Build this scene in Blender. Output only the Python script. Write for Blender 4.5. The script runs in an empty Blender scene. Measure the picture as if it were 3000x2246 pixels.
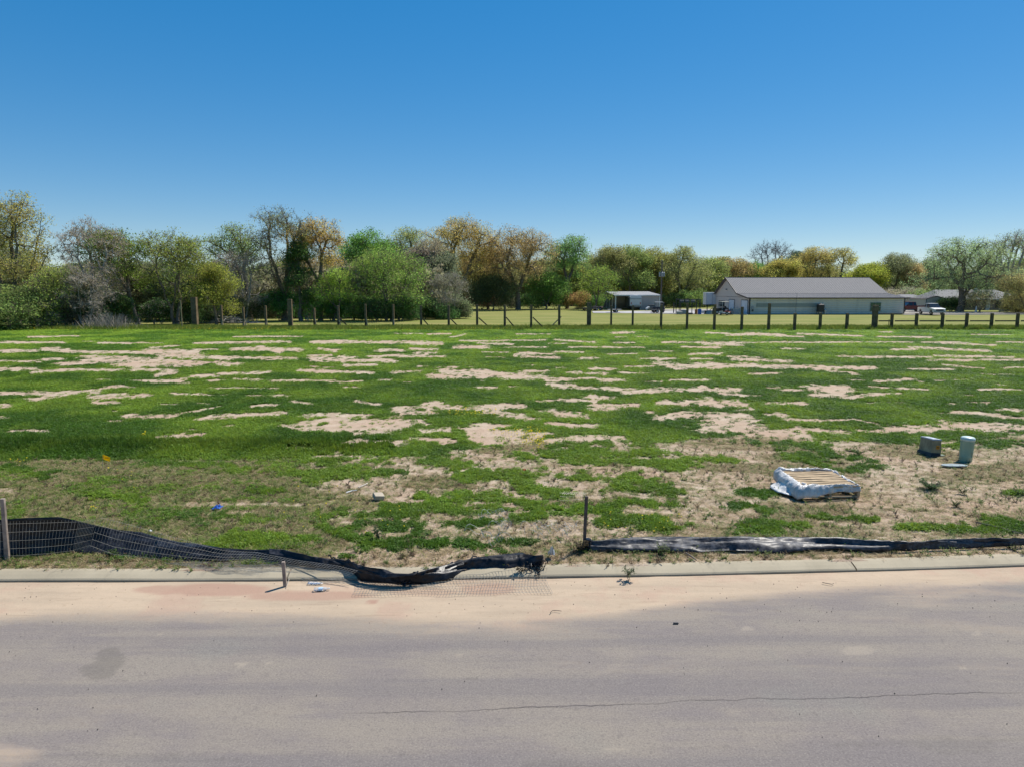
import bpy, math, random
import numpy as np
from mathutils import Vector, Matrix
RAD = math.radians
rng = np.random.default_rng(7)
random.seed(7)
SC = bpy.context.scene
COL = SC.collection

# ---------------------------------------------------------------- camera, sky, sun, exposure
CAM_H = 4.3
PITCH = RAD(7.49)
FPX = 2077.0                      # focal length in photo pixels (photo is 3000 wide)
cam_data = bpy.data.cameras.new('camera')
cam_data.sensor_width = 36.0
cam_data.lens = FPX / 3000 * 36.0
cam_data.clip_start = 0.1
cam_data.clip_end = 6000
cam = bpy.data.objects.new('camera', cam_data)
COL.objects.link(cam)
cam.location = (0, 0, CAM_H)
cam.rotation_euler = (RAD(90) - PITCH, 0, 0)
SC.camera = cam

SUN_AZ, SUN_EL = RAD(48), RAD(55)  # azimuth measured from +Y towards +X
world = bpy.data.worlds.new('World')
SC.world = world
world.use_nodes = True
wn, wl = world.node_tree.nodes, world.node_tree.links
sky = wn.new('ShaderNodeTexSky')
sky.sky_type = 'NISHITA'
sky.sun_disc = False
sky.sun_elevation = SUN_EL
sky.sun_rotation = SUN_AZ
sky.altitude = 2000
sky.air_density = 1.0
sky.dust_density = 0.5
sky.ozone_density = 3.0
bg = wn['Background']
bg.inputs['Strength'].default_value = 0.1
hsv = wn.new('ShaderNodeHueSaturation')
hsv.inputs['Saturation'].default_value = 2.12
gam = wn.new('ShaderNodeGamma'); gam.inputs['Gamma'].default_value = 0.5
wl.new(sky.outputs['Color'], gam.inputs['Color'])
wl.new(gam.outputs['Color'], hsv.inputs['Color'])
hsv.inputs['Value'].default_value = 1.95
hsv.inputs['Hue'].default_value = 0.503
wl.new(hsv.outputs['Color'], bg.inputs['Color'])
sun_data = bpy.data.lights.new('sun', 'SUN')
sun_data.energy = 4.6
sun_data.angle = RAD(0.53)
sun_data.color = (1.0, 0.955, 0.88)
sun = bpy.data.objects.new('sun', sun_data)
COL.objects.link(sun)
sd = Vector((math.sin(SUN_AZ) * math.cos(SUN_EL), math.cos(SUN_AZ) * math.cos(SUN_EL), math.sin(SUN_EL)))
sun.rotation_euler = sd.to_track_quat('Z', 'Y').to_euler()
sun.location = (20, 30, 60)
SC.view_settings.view_transform = 'Standard'
SC.view_settings.look = 'None'
SC.view_settings.gamma = 1
SC.view_settings.exposure = 0.5
SC.view_settings.use_curve_mapping = False

# ---------------------------------------------------------------- surveying helpers
CP, SP = math.cos(PITCH), math.sin(PITCH)
def ray(px, py):
    u = -(py - 1123.0) / FPX
    return (px - 1500.0) / FPX, CP + u * SP, -SP + u * CP
def G(px, py, z=0.0):              # place on a level at height z seen at a photo pixel
    x, y, d = ray(px, py)
    t = (z - CAM_H) / d
    return Vector((x * t, y * t, z))
def P(px, py, D):                  # place at distance D seen at a photo pixel
    x, y, d = ray(px, py)
    t = D / y
    return Vector((x * t, D, CAM_H + d * t))
def DG(py, z=0.1): return G(1500, py, z).y
def proj(X, Y, Z):                 # numpy: world to photo pixel
    zc = Y * CP - (Z - CAM_H) * SP
    yc = Y * SP + (Z - CAM_H) * CP
    return 1500 + FPX * X / zc, 1123 - FPX * yc / zc

# ---------------------------------------------------------------- noise
def _hash(ix, iy, s):
    h = (ix.astype(np.int64) * 374761393 + iy.astype(np.int64) * 668265263 + s * 1442695041) & 0xFFFFFFFF
    h = ((h ^ (h >> 13)) * 1274126177) & 0xFFFFFFFF
    return ((h ^ (h >> 16)) & 0xFFFFFF) / float(0xFFFFFF)
def vnoise(x, y, s=0):
    x = np.asarray(x, float); y = np.asarray(y, float)
    ix, iy = np.floor(x), np.floor(y)
    fx, fy = x - ix, y - iy
    fx = fx * fx * (3 - 2 * fx); fy = fy * fy * (3 - 2 * fy)
    a, b = _hash(ix, iy, s), _hash(ix + 1, iy, s)
    c, d = _hash(ix, iy + 1, s), _hash(ix + 1, iy + 1, s)
    return (a * (1 - fx) + b * fx) * (1 - fy) + (c * (1 - fx) + d * fx) * fy
def fbm(x, y, s=0, o=4):
    v, a, t = 0, 0.5, 0
    for i in range(o):
        v = v + a * vnoise(np.asarray(x) * 2 ** i + 17.3 * i, np.asarray(y) * 2 ** i + 9.1 * i, s + i)
        t += a; a *= 0.55
    return v / t
def sstep(a, b, x):
    t = np.clip((x - a) / (b - a), 0, 1)
    return t * t * (3 - 2 * t)

# ---------------------------------------------------------------- tagging and mesh helpers
def tag(o, label=None, cat=None, group=None, kind=None):
    if label: o['label'] = label
    if cat: o['category'] = cat
    if group: o['group'] = group
    if kind: o['kind'] = kind
    return o
def empty(name, loc, label, cat, group=None, rz=0):
    o = bpy.data.objects.new(name, None)
    o.empty_display_size = 0.3
    COL.objects.link(o)
    o.location = loc
    o.rotation_euler = (0, 0, rz)
    return tag(o, label, cat, group)
class MB:
    """collects shapes into one mesh"""
    def __init__(s): s.v = []; s.f = []
    def add(s, vs, fs):
        n = len(s.v)
        s.v += [tuple(v) for v in vs]
        s.f += [tuple(i + n for i in f) for f in fs]
        return s
    def box(s, x0, x1, y0, y1, z0, z1, M=None, b=0.0):
        if b > 0:                                 # chamfered vertical edges and top
            pts = [(x0 + b, y0), (x1 - b, y0), (x1, y0 + b), (x1, y1 - b), (x1 - b, y1), (x0 + b, y1), (x0, y1 - b), (x0, y0 + b)]
            cx, cy = (x0 + x1) / 2, (y0 + y1) / 2
            sx, sy = 1 - 2 * b / (x1 - x0), 1 - 2 * b / (y1 - y0)
            vs = [(x, y, z0) for x, y in pts] + [(x, y, z1 - b) for x, y in pts] + [(cx + (x - cx) * sx, cy + (y - cy) * sy, z1) for x, y in pts]
            fs = [tuple(range(7, -1, -1)), tuple(range(16, 24))]
            for k in (0, 8):
                fs += [(k + i, k + (i + 1) % 8, k + 8 + (i + 1) % 8, k + 8 + i) for i in range(8)]
        else:
            vs = [(x0, y0, z0), (x1, y0, z0), (x1, y1, z0), (x0, y1, z0), (x0, y0, z1), (x1, y0, z1), (x1, y1, z1), (x0, y1, z1)]
            fs = [(3, 2, 1, 0), (4, 5, 6, 7), (0, 1, 5, 4), (1, 2, 6, 5), (2, 3, 7, 6), (3, 0, 4, 7)]
        if M is not None: vs = [M @ Vector(v) for v in vs]
        return s.add(vs, fs)
    def tube(s, pts, r, n=6, cap=True):
        pts = [Vector(p) for p in pts]
        m = len(pts)
        rs = r if isinstance(r, (list, tuple)) else [r] * m
        vs = []
        up0 = Vector((0.13, 0.27, 0.95))
        for i, p in enumerate(pts):
            d = (pts[min(i + 1, m - 1)] - pts[max(i - 1, 0)])
            if d.length < 1e-9: d = Vector((0, 0, 1))
            d.normalize()
            a = d.cross(up0 if abs(d.dot(up0)) < 0.95 else Vector((1, 0, 0))).normalized()
            b = d.cross(a)
            for k in range(n):
                t = 2 * math.pi * k / n
                vs.append(p + (a * math.cos(t) + b * math.sin(t)) * rs[i])
        fs = []
        for i in range(m - 1):
            for k in range(n):
                fs.append((i * n + k, i * n + (k + 1) % n, (i + 1) * n + (k + 1) % n, (i + 1) * n + k))
        if cap:
            fs.append(tuple(range(n - 1, -1, -1))); fs.append(tuple((m - 1) * n + k for k in range(n)))
        return s.add(vs, fs)
    def lathe(s, prof, n=20, M=None):             # (r, z) profile round the z axis
        vs, fs = [], []
        for r, z in prof:
            for k in range(n):
                t = 2 * math.pi * k / n
                v = Vector((r * math.cos(t), r * math.sin(t), z))
                vs.append(M @ v if M is not None else v)
        for i in range(len(prof) - 1):
            for k in range(n):
                fs.append((i * n + k, i * n + (k + 1) % n, (i + 1) * n + (k + 1) % n, (i + 1) * n + k))
        fs.append(tuple(range(n - 1, -1, -1))); fs.append(tuple((len(prof) - 1) * n + k for k in range(n)))
        return s.add(vs, fs)
    def prism(s, poly, a, b, axis='y', M=None):   # polygon extruded along an axis
        n = len(poly)
        def mk(p, t):
            v = {'y': (p[0], t, p[1]), 'x': (t, p[0], p[1]), 'z': (p[0], p[1], t)}[axis]
            return M @ Vector(v) if M is not None else v
        vs = [mk(p, a) for p in poly] + [mk(p, b) for p in poly]
        fs = [tuple(range(n)), tuple(range(2 * n - 1, n - 1, -1))]
        fs += [(i, i + n, (i + 1) % n + n, (i + 1) % n) for i in range(n)]
        return s.add(vs, fs)
    def build(s, name, mat, parent=None, smooth=False, fixn=True):
        me = bpy.data.meshes.new(name)
        me.from_pydata([tuple(v) for v in s.v], [], s.f)
        if fixn:
            import bmesh
            bm = bmesh.new(); bm.from_mesh(me)
            bmesh.ops.recalc_face_normals(bm, faces=bm.faces)
            bm.to_mesh(me); bm.free()
        if mat: me.materials.append(mat)
        if smooth: me.polygons.foreach_set('use_smooth', [True] * len(me.polygons))
        o = bpy.data.objects.new(name, me)
        COL.objects.link(o)
        if parent: o.parent = parent
        return o
def np_mesh(name, V, F, mat, attrs=None, smooth=False, parent=None):
    """V (n,3), F (m,4) or (m,3) arrays -> object"""
    V = np.asarray(V, np.float32); F = np.asarray(F, np.int32)
    me = bpy.data.meshes.new(name)
    k = F.shape[1]
    me.vertices.add(len(V)); me.vertices.foreach_set('co', V.ravel())
    me.loops.add(F.size); me.loops.foreach_set('vertex_index', F.ravel())
    me.polygons.add(len(F))
    me.polygons.foreach_set('loop_start', np.arange(0, F.size, k, dtype=np.int32))
    if attrs:
        for nm, a in attrs.items():
            at = me.attributes.new(nm, 'FLOAT', 'POINT')
            at.data.foreach_set('value', np.asarray(a, np.float32))
    me.update(calc_edges=True)
    if smooth: me.polygons.foreach_set('use_smooth', np.ones(len(F), bool))
    if mat: me.materials.append(mat)
    if name is None: return me
    o = bpy.data.objects.new(name, me)
    COL.objects.link(o)
    if parent: o.parent = parent
    return o
def copy_thing(o, loc, rz=0, parent=None):
    c = o.copy(); COL.objects.link(c)
    if parent: c.parent = parent
    if loc is not None: c.location = loc; c.rotation_euler = (0, 0, rz)
    for ch in [q for q in SC.objects if q.parent == o]: copy_thing(ch, None, 0, c)
    return c

# ---------------------------------------------------------------- materials
class NT:
    def __init__(s, name, rough=0.8, spec=0.3):
        m = bpy.data.materials.new(name); m.use_nodes = True
        s.m = m; s.n = m.node_tree.nodes; s.l = m.node_tree.links
        s.b = s.n['Principled BSDF']
        s.b.inputs['Roughness'].default_value = rough
        s.b.inputs['Specular IOR Level'].default_value = spec
        s.tc = None
    def coord(s, kind='Object', scale=(1, 1, 1), rot=0):
        if s.tc is None: s.tc = s.n.new('ShaderNodeTexCoord')
        mp = s.n.new('ShaderNodeMapping'); mp.inputs['Scale'].default_value = scale
        mp.inputs['Rotation'].default_value = (0, 0, rot)
        s.l.new(s.tc.outputs[kind], mp.inputs['Vector'])
        return mp.outputs[0]
    def noise(s, vec, scale, detail=4, rough=0.6, dist=0.0):
        t = s.n.new('ShaderNodeTexNoise')
        t.inputs['Scale'].default_value = scale; t.inputs['Detail'].default_value = detail
        t.inputs['Roughness'].default_value = rough; t.inputs['Distortion'].default_value = dist
        s.l.new(vec, t.inputs['Vector'])
        return t.outputs['Fac']
    def voro(s, vec, scale, feature='F1'):
        t = s.n.new('ShaderNodeTexVoronoi'); t.feature = feature
        t.inputs['Scale'].default_value = scale
        s.l.new(vec, t.inputs['Vector'])
        return t.outputs['Distance']
    def attr(s, name, kind='GEOMETRY', out='Fac'):
        a = s.n.new('ShaderNodeAttribute'); a.attribute_name = name; a.attribute_type = kind
        return a.outputs[out]
    def ramp(s, fac, lo, hi, a=0.0, b=1.0):
        r = s.n.new('ShaderNodeMapRange'); r.interpolation_type = 'SMOOTHSTEP'
        r.inputs['From Min'].default_value = lo; r.inputs['From Max'].default_value = hi
        r.inputs['To Min'].default_value = a; r.inputs['To Max'].default_value = b
        s.l.new(fac, r.inputs['Value'])
        return r.outputs[0]
    def math(s, op, a, b=None, c=None):
        t = s.n.new('ShaderNodeMath'); t.operation = op
        for i, v in enumerate((a, b, c)):
            if v is None: continue
            if isinstance(v, (int, float)): t.inputs[i].default_value = v
            else: s.l.new(v, t.inputs[i])
        return t.outputs[0]
    def mix(s, fac, a, b, mode='MIX'):
        t = s.n.new('ShaderNodeMix'); t.data_type = 'RGBA'; t.blend_type = mode
        for i, v in ((0, fac), (6, a), (7, b)):
            if isinstance(v, tuple): t.inputs[i].default_value = (*v[:3], 1)
            elif isinstance(v, (int, float)): t.inputs[i].default_value = v
            else: s.l.new(v, t.inputs[i])
        return t.outputs[2]
    def color(s, c):
        if isinstance(c, tuple): s.b.inputs['Base Color'].default_value = (*c[:3], 1)
        else: s.l.new(c, s.b.inputs['Base Color'])
        return s
    def bump(s, h, strength=0.3, dist=0.02):
        t = s.n.new('ShaderNodeBump'); t.inputs['Strength'].default_value = strength
        t.inputs['Distance'].default_value = dist
        s.l.new(h, t.inputs['Height']); s.l.new(t.outputs[0], s.b.inputs['Normal'])
        return s
def simple(name, c, rough=0.7, spec=0.3, var=0.2, scale=6.0, metal=0.0, bump=0.0):
    t = NT(name, rough, spec)
    v = t.coord('Object')
    n = t.noise(v, scale, 5, 0.65)
    lo = tuple(x * (1 - var) for x in c); hi = tuple(min(1, x * (1 + var)) for x in c)
    t.color(t.mix(t.ramp(n, 0.3, 0.7), lo, hi))
    t.b.inputs['Metallic'].default_value = metal
    if bump: t.bump(t.noise(v, scale * 4, 4), bump, 0.01)
    return t.m
def foliage_mat(name, transl=0.58):
    """leaf colour = object colour, shifted per clump by the mesh attribute 'tint'"""
    t = NT(name, 0.65, 0.2)
    oi = t.n.new('ShaderNodeObjectInfo')
    tint = t.attr('tint')
    h = t.n.new('ShaderNodeHueSaturation')
    t.l.new(oi.outputs['Color'], h.inputs['Color'])
    t.l.new(t.ramp(tint, 0, 1, 0.492, 0.54), h.inputs['Hue'])
    t.l.new(t.ramp(t.attr('lum'), 0, 1, 0.6, 1.6), h.inputs['Value'])
    t.color(h.outputs[0])
    tr = t.n.new('ShaderNodeBsdfTranslucent')
    t.l.new(h.outputs[0], tr.inputs['Color'])
    mx = t.n.new('ShaderNodeMixShader'); mx.inputs[0].default_value = transl
    t.l.new(t.b.outputs[0], mx.inputs[1]); t.l.new(tr.outputs[0], mx.inputs[2])
    t.l.new(mx.outputs[0], t.n['Material Output'].inputs['Surface'])
    return t.m
def tuft_mat(name):
    """plant colour carried by each instance as 'tcol'"""
    t = NT(name, 0.6, 0.25)
    c = t.attr('tcol', 'INSTANCER', 'Color')
    lum = t.attr('lum')
    h = t.n.new('ShaderNodeHueSaturation')
    t.l.new(c, h.inputs['Color']); t.l.new(t.ramp(lum, 0, 1, 0.6, 1.45), h.inputs['Value'])
    t.color(h.outputs[0])
    tr = t.n.new('ShaderNodeBsdfTranslucent'); t.l.new(h.outputs[0], tr.inputs['Color'])
    mx = t.n.new('ShaderNodeMixShader'); mx.inputs[0].default_value = 0.45
    t.l.new(t.b.outputs[0], mx.inputs[1]); t.l.new(tr.outputs[0], mx.inputs[2])
    t.l.new(mx.outputs[0], t.n['Material Output'].inputs['Surface'])
    return t.m
M_LEAF = foliage_mat('leaves')
M_TUFT = tuft_mat('small_plants')
M_BARK = simple('bark', (0.17, 0.14, 0.11), 0.95, 0.1, 0.35, 3.0, bump=0.5)
M_TWIG = simple('pale_bark', (0.42, 0.37, 0.31), 0.95, 0.1, 0.3, 3.0)
M_POST = simple('treated_post_wood', (0.15, 0.105, 0.06), 0.85, 0.2, 0.4, 2.2, bump=0.3)
M_BOARD = simple('new_pine_board', (0.36, 0.27, 0.15), 0.8, 0.2, 0.25, 4.0)
M_GREYWOOD = simple('weathered_wood', (0.27, 0.22, 0.185), 0.9, 0.15, 0.3, 9.0, bump=0.3)
M_STAKEDARK = simple('dark_stake', (0.085, 0.07, 0.062), 0.75, 0.3, 0.4, 12.0)
M_WIRE = simple('galvanised_wire', (0.42, 0.39, 0.33), 0.5, 0.4, 0.2, 8.0, 0.3)
M_WIREDARK = simple('old_wire', (0.26, 0.25, 0.22), 0.55, 0.4, 0.25, 8.0, 0.3)
M_WHITE = simple('white_paint', (0.62, 0.62, 0.60), 0.5, 0.4, 0.06, 1.5)
M_OFFWHITE = simple('off_white_metal', (0.42, 0.43, 0.43), 0.5, 0.4, 0.1, 0.8)
M_BLACK = simple('black_plastic', (0.02, 0.02, 0.022), 0.4, 0.4, 0.2, 5)
M_DARK = simple('dark_machinery', (0.04, 0.04, 0.042), 0.6, 0.4, 0.4, 3)
M_GLASS = simple('dark_window_glass', (0.02, 0.028, 0.035), 0.08, 0.6, 0.2, 0.6)
M_RUBBER = simple('rubber', (0.025, 0.024, 0.023), 0.85, 0.2, 0.2, 6)
M_STEEL = simple('grey_steel', (0.30, 0.31, 0.32), 0.45, 0.5, 0.15, 2, 0.5)
M_TRIM = simple('brown_metal_trim', (0.07, 0.055, 0.05), 0.55, 0.4, 0.15, 2)
M_RED = simple('dark_red_paint', (0.13, 0.012, 0.015), 0.25, 0.5, 0.1, 1)
M_BLUE = simple('blue_plastic', (0.02, 0.10, 0.42), 0.45, 0.4, 0.15, 8)
M_BRICK = simple('pale_brick_wall', (0.27, 0.21, 0.16), 0.9, 0.2, 0.2, 6)
M_SHINGLE = simple('grey_roof_shingles', (0.23, 0.225, 0.22), 0.9, 0.2, 0.2, 5)
# ---------------------------------------------------------------- where the sand, the lush clover and the dry weeds are
RX0, RY0, RSX, RSY, RW, RH = -600.0, 955.0, 3.0, 1.2, 1400, 680
def raster(sets, aniso=3.5):
    A = np.full((RH, RW), -1.0, np.float32)
    for (ox, oy, sc, caps) in sets:
        for (x1, y1, x2, y2, th) in caps:
            x1, x2 = ox + x1 / sc, ox + x2 / sc; y1, y2 = oy + y1 / sc, oy + y2 / sc; th = th / sc * (1.42 if aniso < 3.6 else 1.15)
            mx, my = th * aniso * 2, th * 2
            i0 = max(0, int((min(x1, x2) - mx - RX0) / RSX)); i1 = min(RW, int((max(x1, x2) + mx - RX0) / RSX) + 2)
            j0 = max(0, int((min(y1, y2) - my - RY0) / RSY)); j1 = min(RH, int((max(y1, y2) + my - RY0) / RSY) + 2)
            if i1 <= i0 or j1 <= j0: continue
            xs = RX0 + np.arange(i0, i1) * RSX; ys = RY0 + np.arange(j0, j1) * RSY
            X, Y = np.meshgrid(xs, ys)
            dx, dy = x2 - x1, y2 - y1
            t = np.clip(((X - x1) * dx + (Y - y1) * dy) / (dx * dx + dy * dy + 1e-6), 0, 1)
            d = np.sqrt(((X - x1 - t * dx) / aniso) ** 2 + (Y - y1 - t * dy) ** 2)
            A[j0:j1, i0:i1] = np.maximum(A[j0:j1, i0:i1], 1 - d / th)
    return A
S = 2.212
SAND = [(0, 960, S, [(190,62,500,55,5),(0,97,400,97,6),(540,90,600,90,3),(640,100,830,102,6),(890,100,1050,100,4),
(-700,150,220,152,9),(290,140,430,145,10),(430,157,1020,160,8),(980,130,1150,118,5),(960,152,1020,152,12),
(1100,165,1260,170,16),(1260,145,1400,142,5),(1270,100,1870,92,6),(1520,60,1950,58,4),(1530,140,1940,142,9),(1700,130,1800,160,9),
(-300,218,90,215,5),(140,218,260,220,8),(300,205,400,207,8),(420,235,620,220,13),(600,205,1280,225,20),(780,240,1280,235,15),(1050,185,1900,200,9),(1280,195,1480,200,10),(1420,232,1520,235,14),
(-400,270,190,265,12),(210,290,500,270,8),(480,270,770,275,9),(860,270,1120,275,9),(1000,310,1120,295,8),(1270,320,1360,310,12),(1370,345,1440,340,6),(1430,300,1700,290,9),(1700,290,1750,280,6),
(870,342,1000,345,6),(980,352,1180,342,9),(1150,358,1210,358,4),(1530,335,1690,335,7),(640,338,720,338,4),(1770,340,2150,342,7),(1960,275,2212,290,9),(2000,250,2150,260,5),(2050,205,2212,210,14),(2000,180,2140,180,4),(2090,140,2160,150,10),(2040,97,2212,93,8),
(-200,430,230,420,12),(230,460,400,425,14),(320,420,620,415,12),(560,410,760,380,8),(760,385,870,388,4),(620,445,930,440,14),(640,488,740,480,9),(1360,388,1790,392,4),(1120,428,1340,430,6),(1340,435,1500,430,3),(1580,437,1850,435,4),(1770,437,1850,437,8),
(-100,515,40,512,10),(1050,493,1140,495,6),(1280,485,1350,490,5),(1160,560,1420,510,7),(1640,510,1770,500,8),(1890,478,2010,495,6),(700,540,745,540,4),(0,575,30,580,8),
(830,575,1090,570,12),(720,606,790,600,5),(1310,590,1400,570,10),(1380,575,1840,555,10),(80,668,280,666,9),(1455,632,1500,632,6),(1230,655,1260,655,4),(990,732,1100,712,6),(1060,710,1280,692,12),
(1880,635,2212,590,16),(1980,570,2212,560,12),(1980,650,2212,650,18),(1860,710,1920,702,5),(1880,778,1970,780,8)]),
(1000, 960, S, [(0,92,620,100,8),(470,110,620,110,8),(470,140,600,140,7),(480,165,620,163,5),(380,187,660,187,7),(180,187,380,180,6),(250,150,390,150,8),(0,190,70,192,7),(0,215,330,215,8),(30,245,200,240,8),(0,290,190,292,8),(270,220,340,222,7),(350,38,520,38,3),(570,42,700,42,4),(720,62,800,45,4),(340,290,490,280,8),(500,250,560,250,3),(0,350,130,345,6),(20,385,100,388,5),(260,338,310,338,5),(410,352,450,352,4),
(780,88,1320,82,4),(750,128,940,128,9),(900,100,1100,108,6),(1060,128,1320,128,5),(1350,102,1460,103,3),(1400,82,1640,95,5),(1480,125,1760,128,5),(1140,42,1350,43,3),(910,160,1080,160,3),(940,190,1050,190,3),(1130,175,1250,165,9),(1180,188,1400,195,6),(1250,165,1370,172,5),(1390,158,1560,160,5),(1560,200,1640,200,8),(1200,242,1250,242,3),
(630,310,760,310,16),(720,290,900,305,26),(850,275,950,280,10),(900,300,1140,310,16),(1080,320,1300,320,14),(1170,285,1320,280,7),(1290,325,1480,335,10),(1400,265,1450,262,4),(1480,290,1700,298,8),(1640,265,1760,268,8),(1340,345,1620,325,7),(1370,365,1500,375,12),(1450,385,1900,400,9),(1710,342,1830,342,11),(1880,410,2212,400,14),(1850,252,2010,252,5),(1800,290,1980,295,6),(2060,235,2212,260,16),(1770,35,1870,32,7),(1780,62,1840,62,3),(1920,58,1980,58,3),(1780,100,1900,98,4),(1790,128,1950,130,4),(1740,172,1910,172,4),(1950,200,2140,200,6),(2100,95,2212,97,5),(1960,350,2080,350,3),(2000,150,2140,155,4),(2140,340,2212,340,5),
(700,392,760,392,3),(900,388,990,388,7),(1090,378,1140,378,4),(110,475,230,495,9),
(390,530,600,495,16),(400,545,590,548,10),(640,505,920,530,12),(900,515,1140,510,16),(960,550,1240,585,16),(1280,475,1500,462,8),(1480,470,1620,475,14),(1620,445,1720,452,12),(1640,500,1900,505,10),(1640,525,1760,525,8),(1340,545,1420,548,14),(1430,570,1560,570,14),(1320,615,1620,635,12),(1480,635,1610,640,10),
(0,570,130,570,14),(0,620,170,640,28),(170,640,300,640,40),(290,615,500,610,16),(110,745,380,750,22),(540,670,660,665,14),(490,715,700,735,16),(900,630,1030,635,14),(860,655,1150,680,20),(950,700,1150,700,36),(1990,550,2010,552,8),(2080,580,2212,565,18),(2100,490,2212,490,12),(1380,740,1560,720,20),(1560,720,1760,730,22),(1760,720,1800,750,16)]),
(2000, 960, S, [(150,32,300,40,4),(300,45,620,45,7),(430,42,620,50,9),(640,55,770,58,5),(760,40,1150,55,6),(1280,60,1610,62,5),(1280,30,1350,30,4),(20,98,1150,95,5),(150,105,340,110,12),(0,125,240,130,6),(1190,95,1480,95,4),(1550,95,1800,97,5),(1700,100,2020,115,6),(1490,130,1980,152,7),(1360,142,1500,145,5),(660,138,790,138,4),(60,172,240,170,7),(60,200,180,202,5),(310,185,500,195,6),(340,205,690,220,9),(1020,185,1200,190,6),(1190,192,1600,190,7),(1640,182,2140,190,6),(1600,212,2912,205,7),(2040,95,2912,97,5),(1870,45,2130,48,3),(0,245,200,248,16),(200,250,450,245,12),(540,255,900,255,9),(870,265,1110,300,9),(960,260,1210,262,10),(440,297,640,298,6),(1480,270,1750,272,6),(1680,240,1950,265,5),(2090,260,2612,262,5),(0,338,160,340,5),(1080,340,1200,342,4),(1250,350,1480,335,8),(1480,340,1550,352,4),(1640,342,1880,335,4),(1940,298,2180,305,4),(1920,402,2180,400,6),(1220,385,1590,400,6),(2040,365,2090,372,4),
(0,400,350,402,12),(130,380,190,400,8),(240,425,420,440,8),(100,480,350,490,20),(180,460,240,500,14),(450,440,610,440,4),(560,490,770,490,10),(660,405,760,410,8),(550,388,620,388,5),(770,382,1060,385,8),(900,400,1000,410,26),(870,435,1020,438,14),(1090,455,1250,435,10),(1220,430,1390,430,6),(1210,490,1420,485,4),(1840,482,1980,485,5),(1700,493,1780,495,5),(1820,437,1890,437,3),(360,530,440,528,6),(560,555,650,560,10),(0,555,400,575,16),(220,580,400,600,22),(220,650,380,640,26),(700,590,900,600,9),(880,605,1110,592,8),(1110,595,1280,625,5),(1800,540,2212,585,10),(2040,530,2412,540,8),(1680,550,1770,555,4),(740,655,1050,680,12),(1140,670,1260,672,9),(1320,660,1680,650,20),(1680,600,1850,630,8),(1850,640,2612,650,24),(400,660,750,700,20)]),
(0, 1300, S, [(1200,385,1800,380,14),(1330,460,1430,420,12),(1520,440,1650,430,12),(1840,385,2200,370,14),(1960,390,2170,400,14),(-100,290,60,300,12),(2130,150,2212,150,8),(960,370,1010,370,7),(1900,700,2100,740,16)]),
(1000, 1340, S, [(490,410,870,400,34),(1050,460,1200,500,26),(1160,240,1240,245,16),(1280,310,1500,320,20),(2040,360,2130,360,20),(1740,520,1990,510,14),(0,640,150,650,20),(270,650,500,650,36),(-100,20,500,40,30),(0,60,500,100,40)])]
LUSH = [(0, 1300, S, [(-900,26,2212,26,34),(1880,60,2212,110,40),(1050,120,1480,150,24),(2050,470,2212,470,30),(1550,620,2000,620,44),(2050,530,2212,600,36),(1600,300,1780,300,20),(700,330,900,360,26),(60,170,260,200,30)]),
(1000, 1340, S, [(-60,110,90,110,50),(560,20,770,50,30),(870,105,1090,100,34),(1580,130,1900,130,34),(1850,110,2100,200,46),(1830,200,2140,240,26),(1860,45,2212,45,26),(1500,10,1740,30,34),(1250,205,1410,215,30),(550,250,780,260,24),(800,240,1180,290,30),(1000,330,1200,330,32),(310,300,510,310,22),(550,330,770,335,30),(0,360,420,370,42),(200,430,530,480,44),(180,560,420,560,44),(450,560,850,560,34),(800,430,1000,420,36),(1200,370,1700,350,38),(1650,400,2100,410,34),(2000,440,2212,460,26),(1030,540,1170,540,22),(1900,290,2160,310,24),(0,640,60,640,10)]),
(2000, 960, S, [(450,740,640,745,26),(740,770,950,790,36),(850,820,1080,850,42),(1080,690,1500,710,26),(950,630,1290,640,26),(60,855,300,860,20),(1690,765,1790,768,20),(1880,710,2060,750,28),(1660,700,1820,720,16),(2150,665,2612,670,14),(0,690,210,690,28),(400,620,870,700,18)]),
(1000, 960, S, [(1280,820,1780,820,38),(1500,830,1640,870,40),(1940,810,2060,815,24),(1330,765,1410,765,12),(250,830,560,800,50),(0,790,200,830,56),(580,860,770,870,34),(1860,870,2212,865,22),(1500,660,1960,690,60),(640,700,940,740,40),(1100,670,1440,680,34)]),
(2200, 1250, 2.765, [(0,130,260,130,40),(350,150,600,170,46),(380,250,870,320,44),(780,60,1370,100,36),(0,520,120,530,30),(0,640,140,690,30),(0,800,170,830,46),(1320,810,1880,840,22),(2030,790,2512,810,50),(2110,525,2200,530,20),(500,720,960,740,18),(2120,10,2500,20,30)])]
R_SAND, R_LUSH = raster(SAND), raster(LUSH, 3.7)
def sample(R, px, py):
    u = np.clip((px - RX0) / RSX, 0, RW - 1.001); v = np.clip((py - RY0) / RSY, 0, RH - 1.001)
    i, j = u.astype(int), v.astype(int); fu, fv = u - i, v - j
    return (R[j, i] * (1 - fu) + R[j, i + 1] * fu) * (1 - fv) + (R[j + 1, i] * (1 - fu) + R[j + 1, i + 1] * fu) * fv
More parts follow.
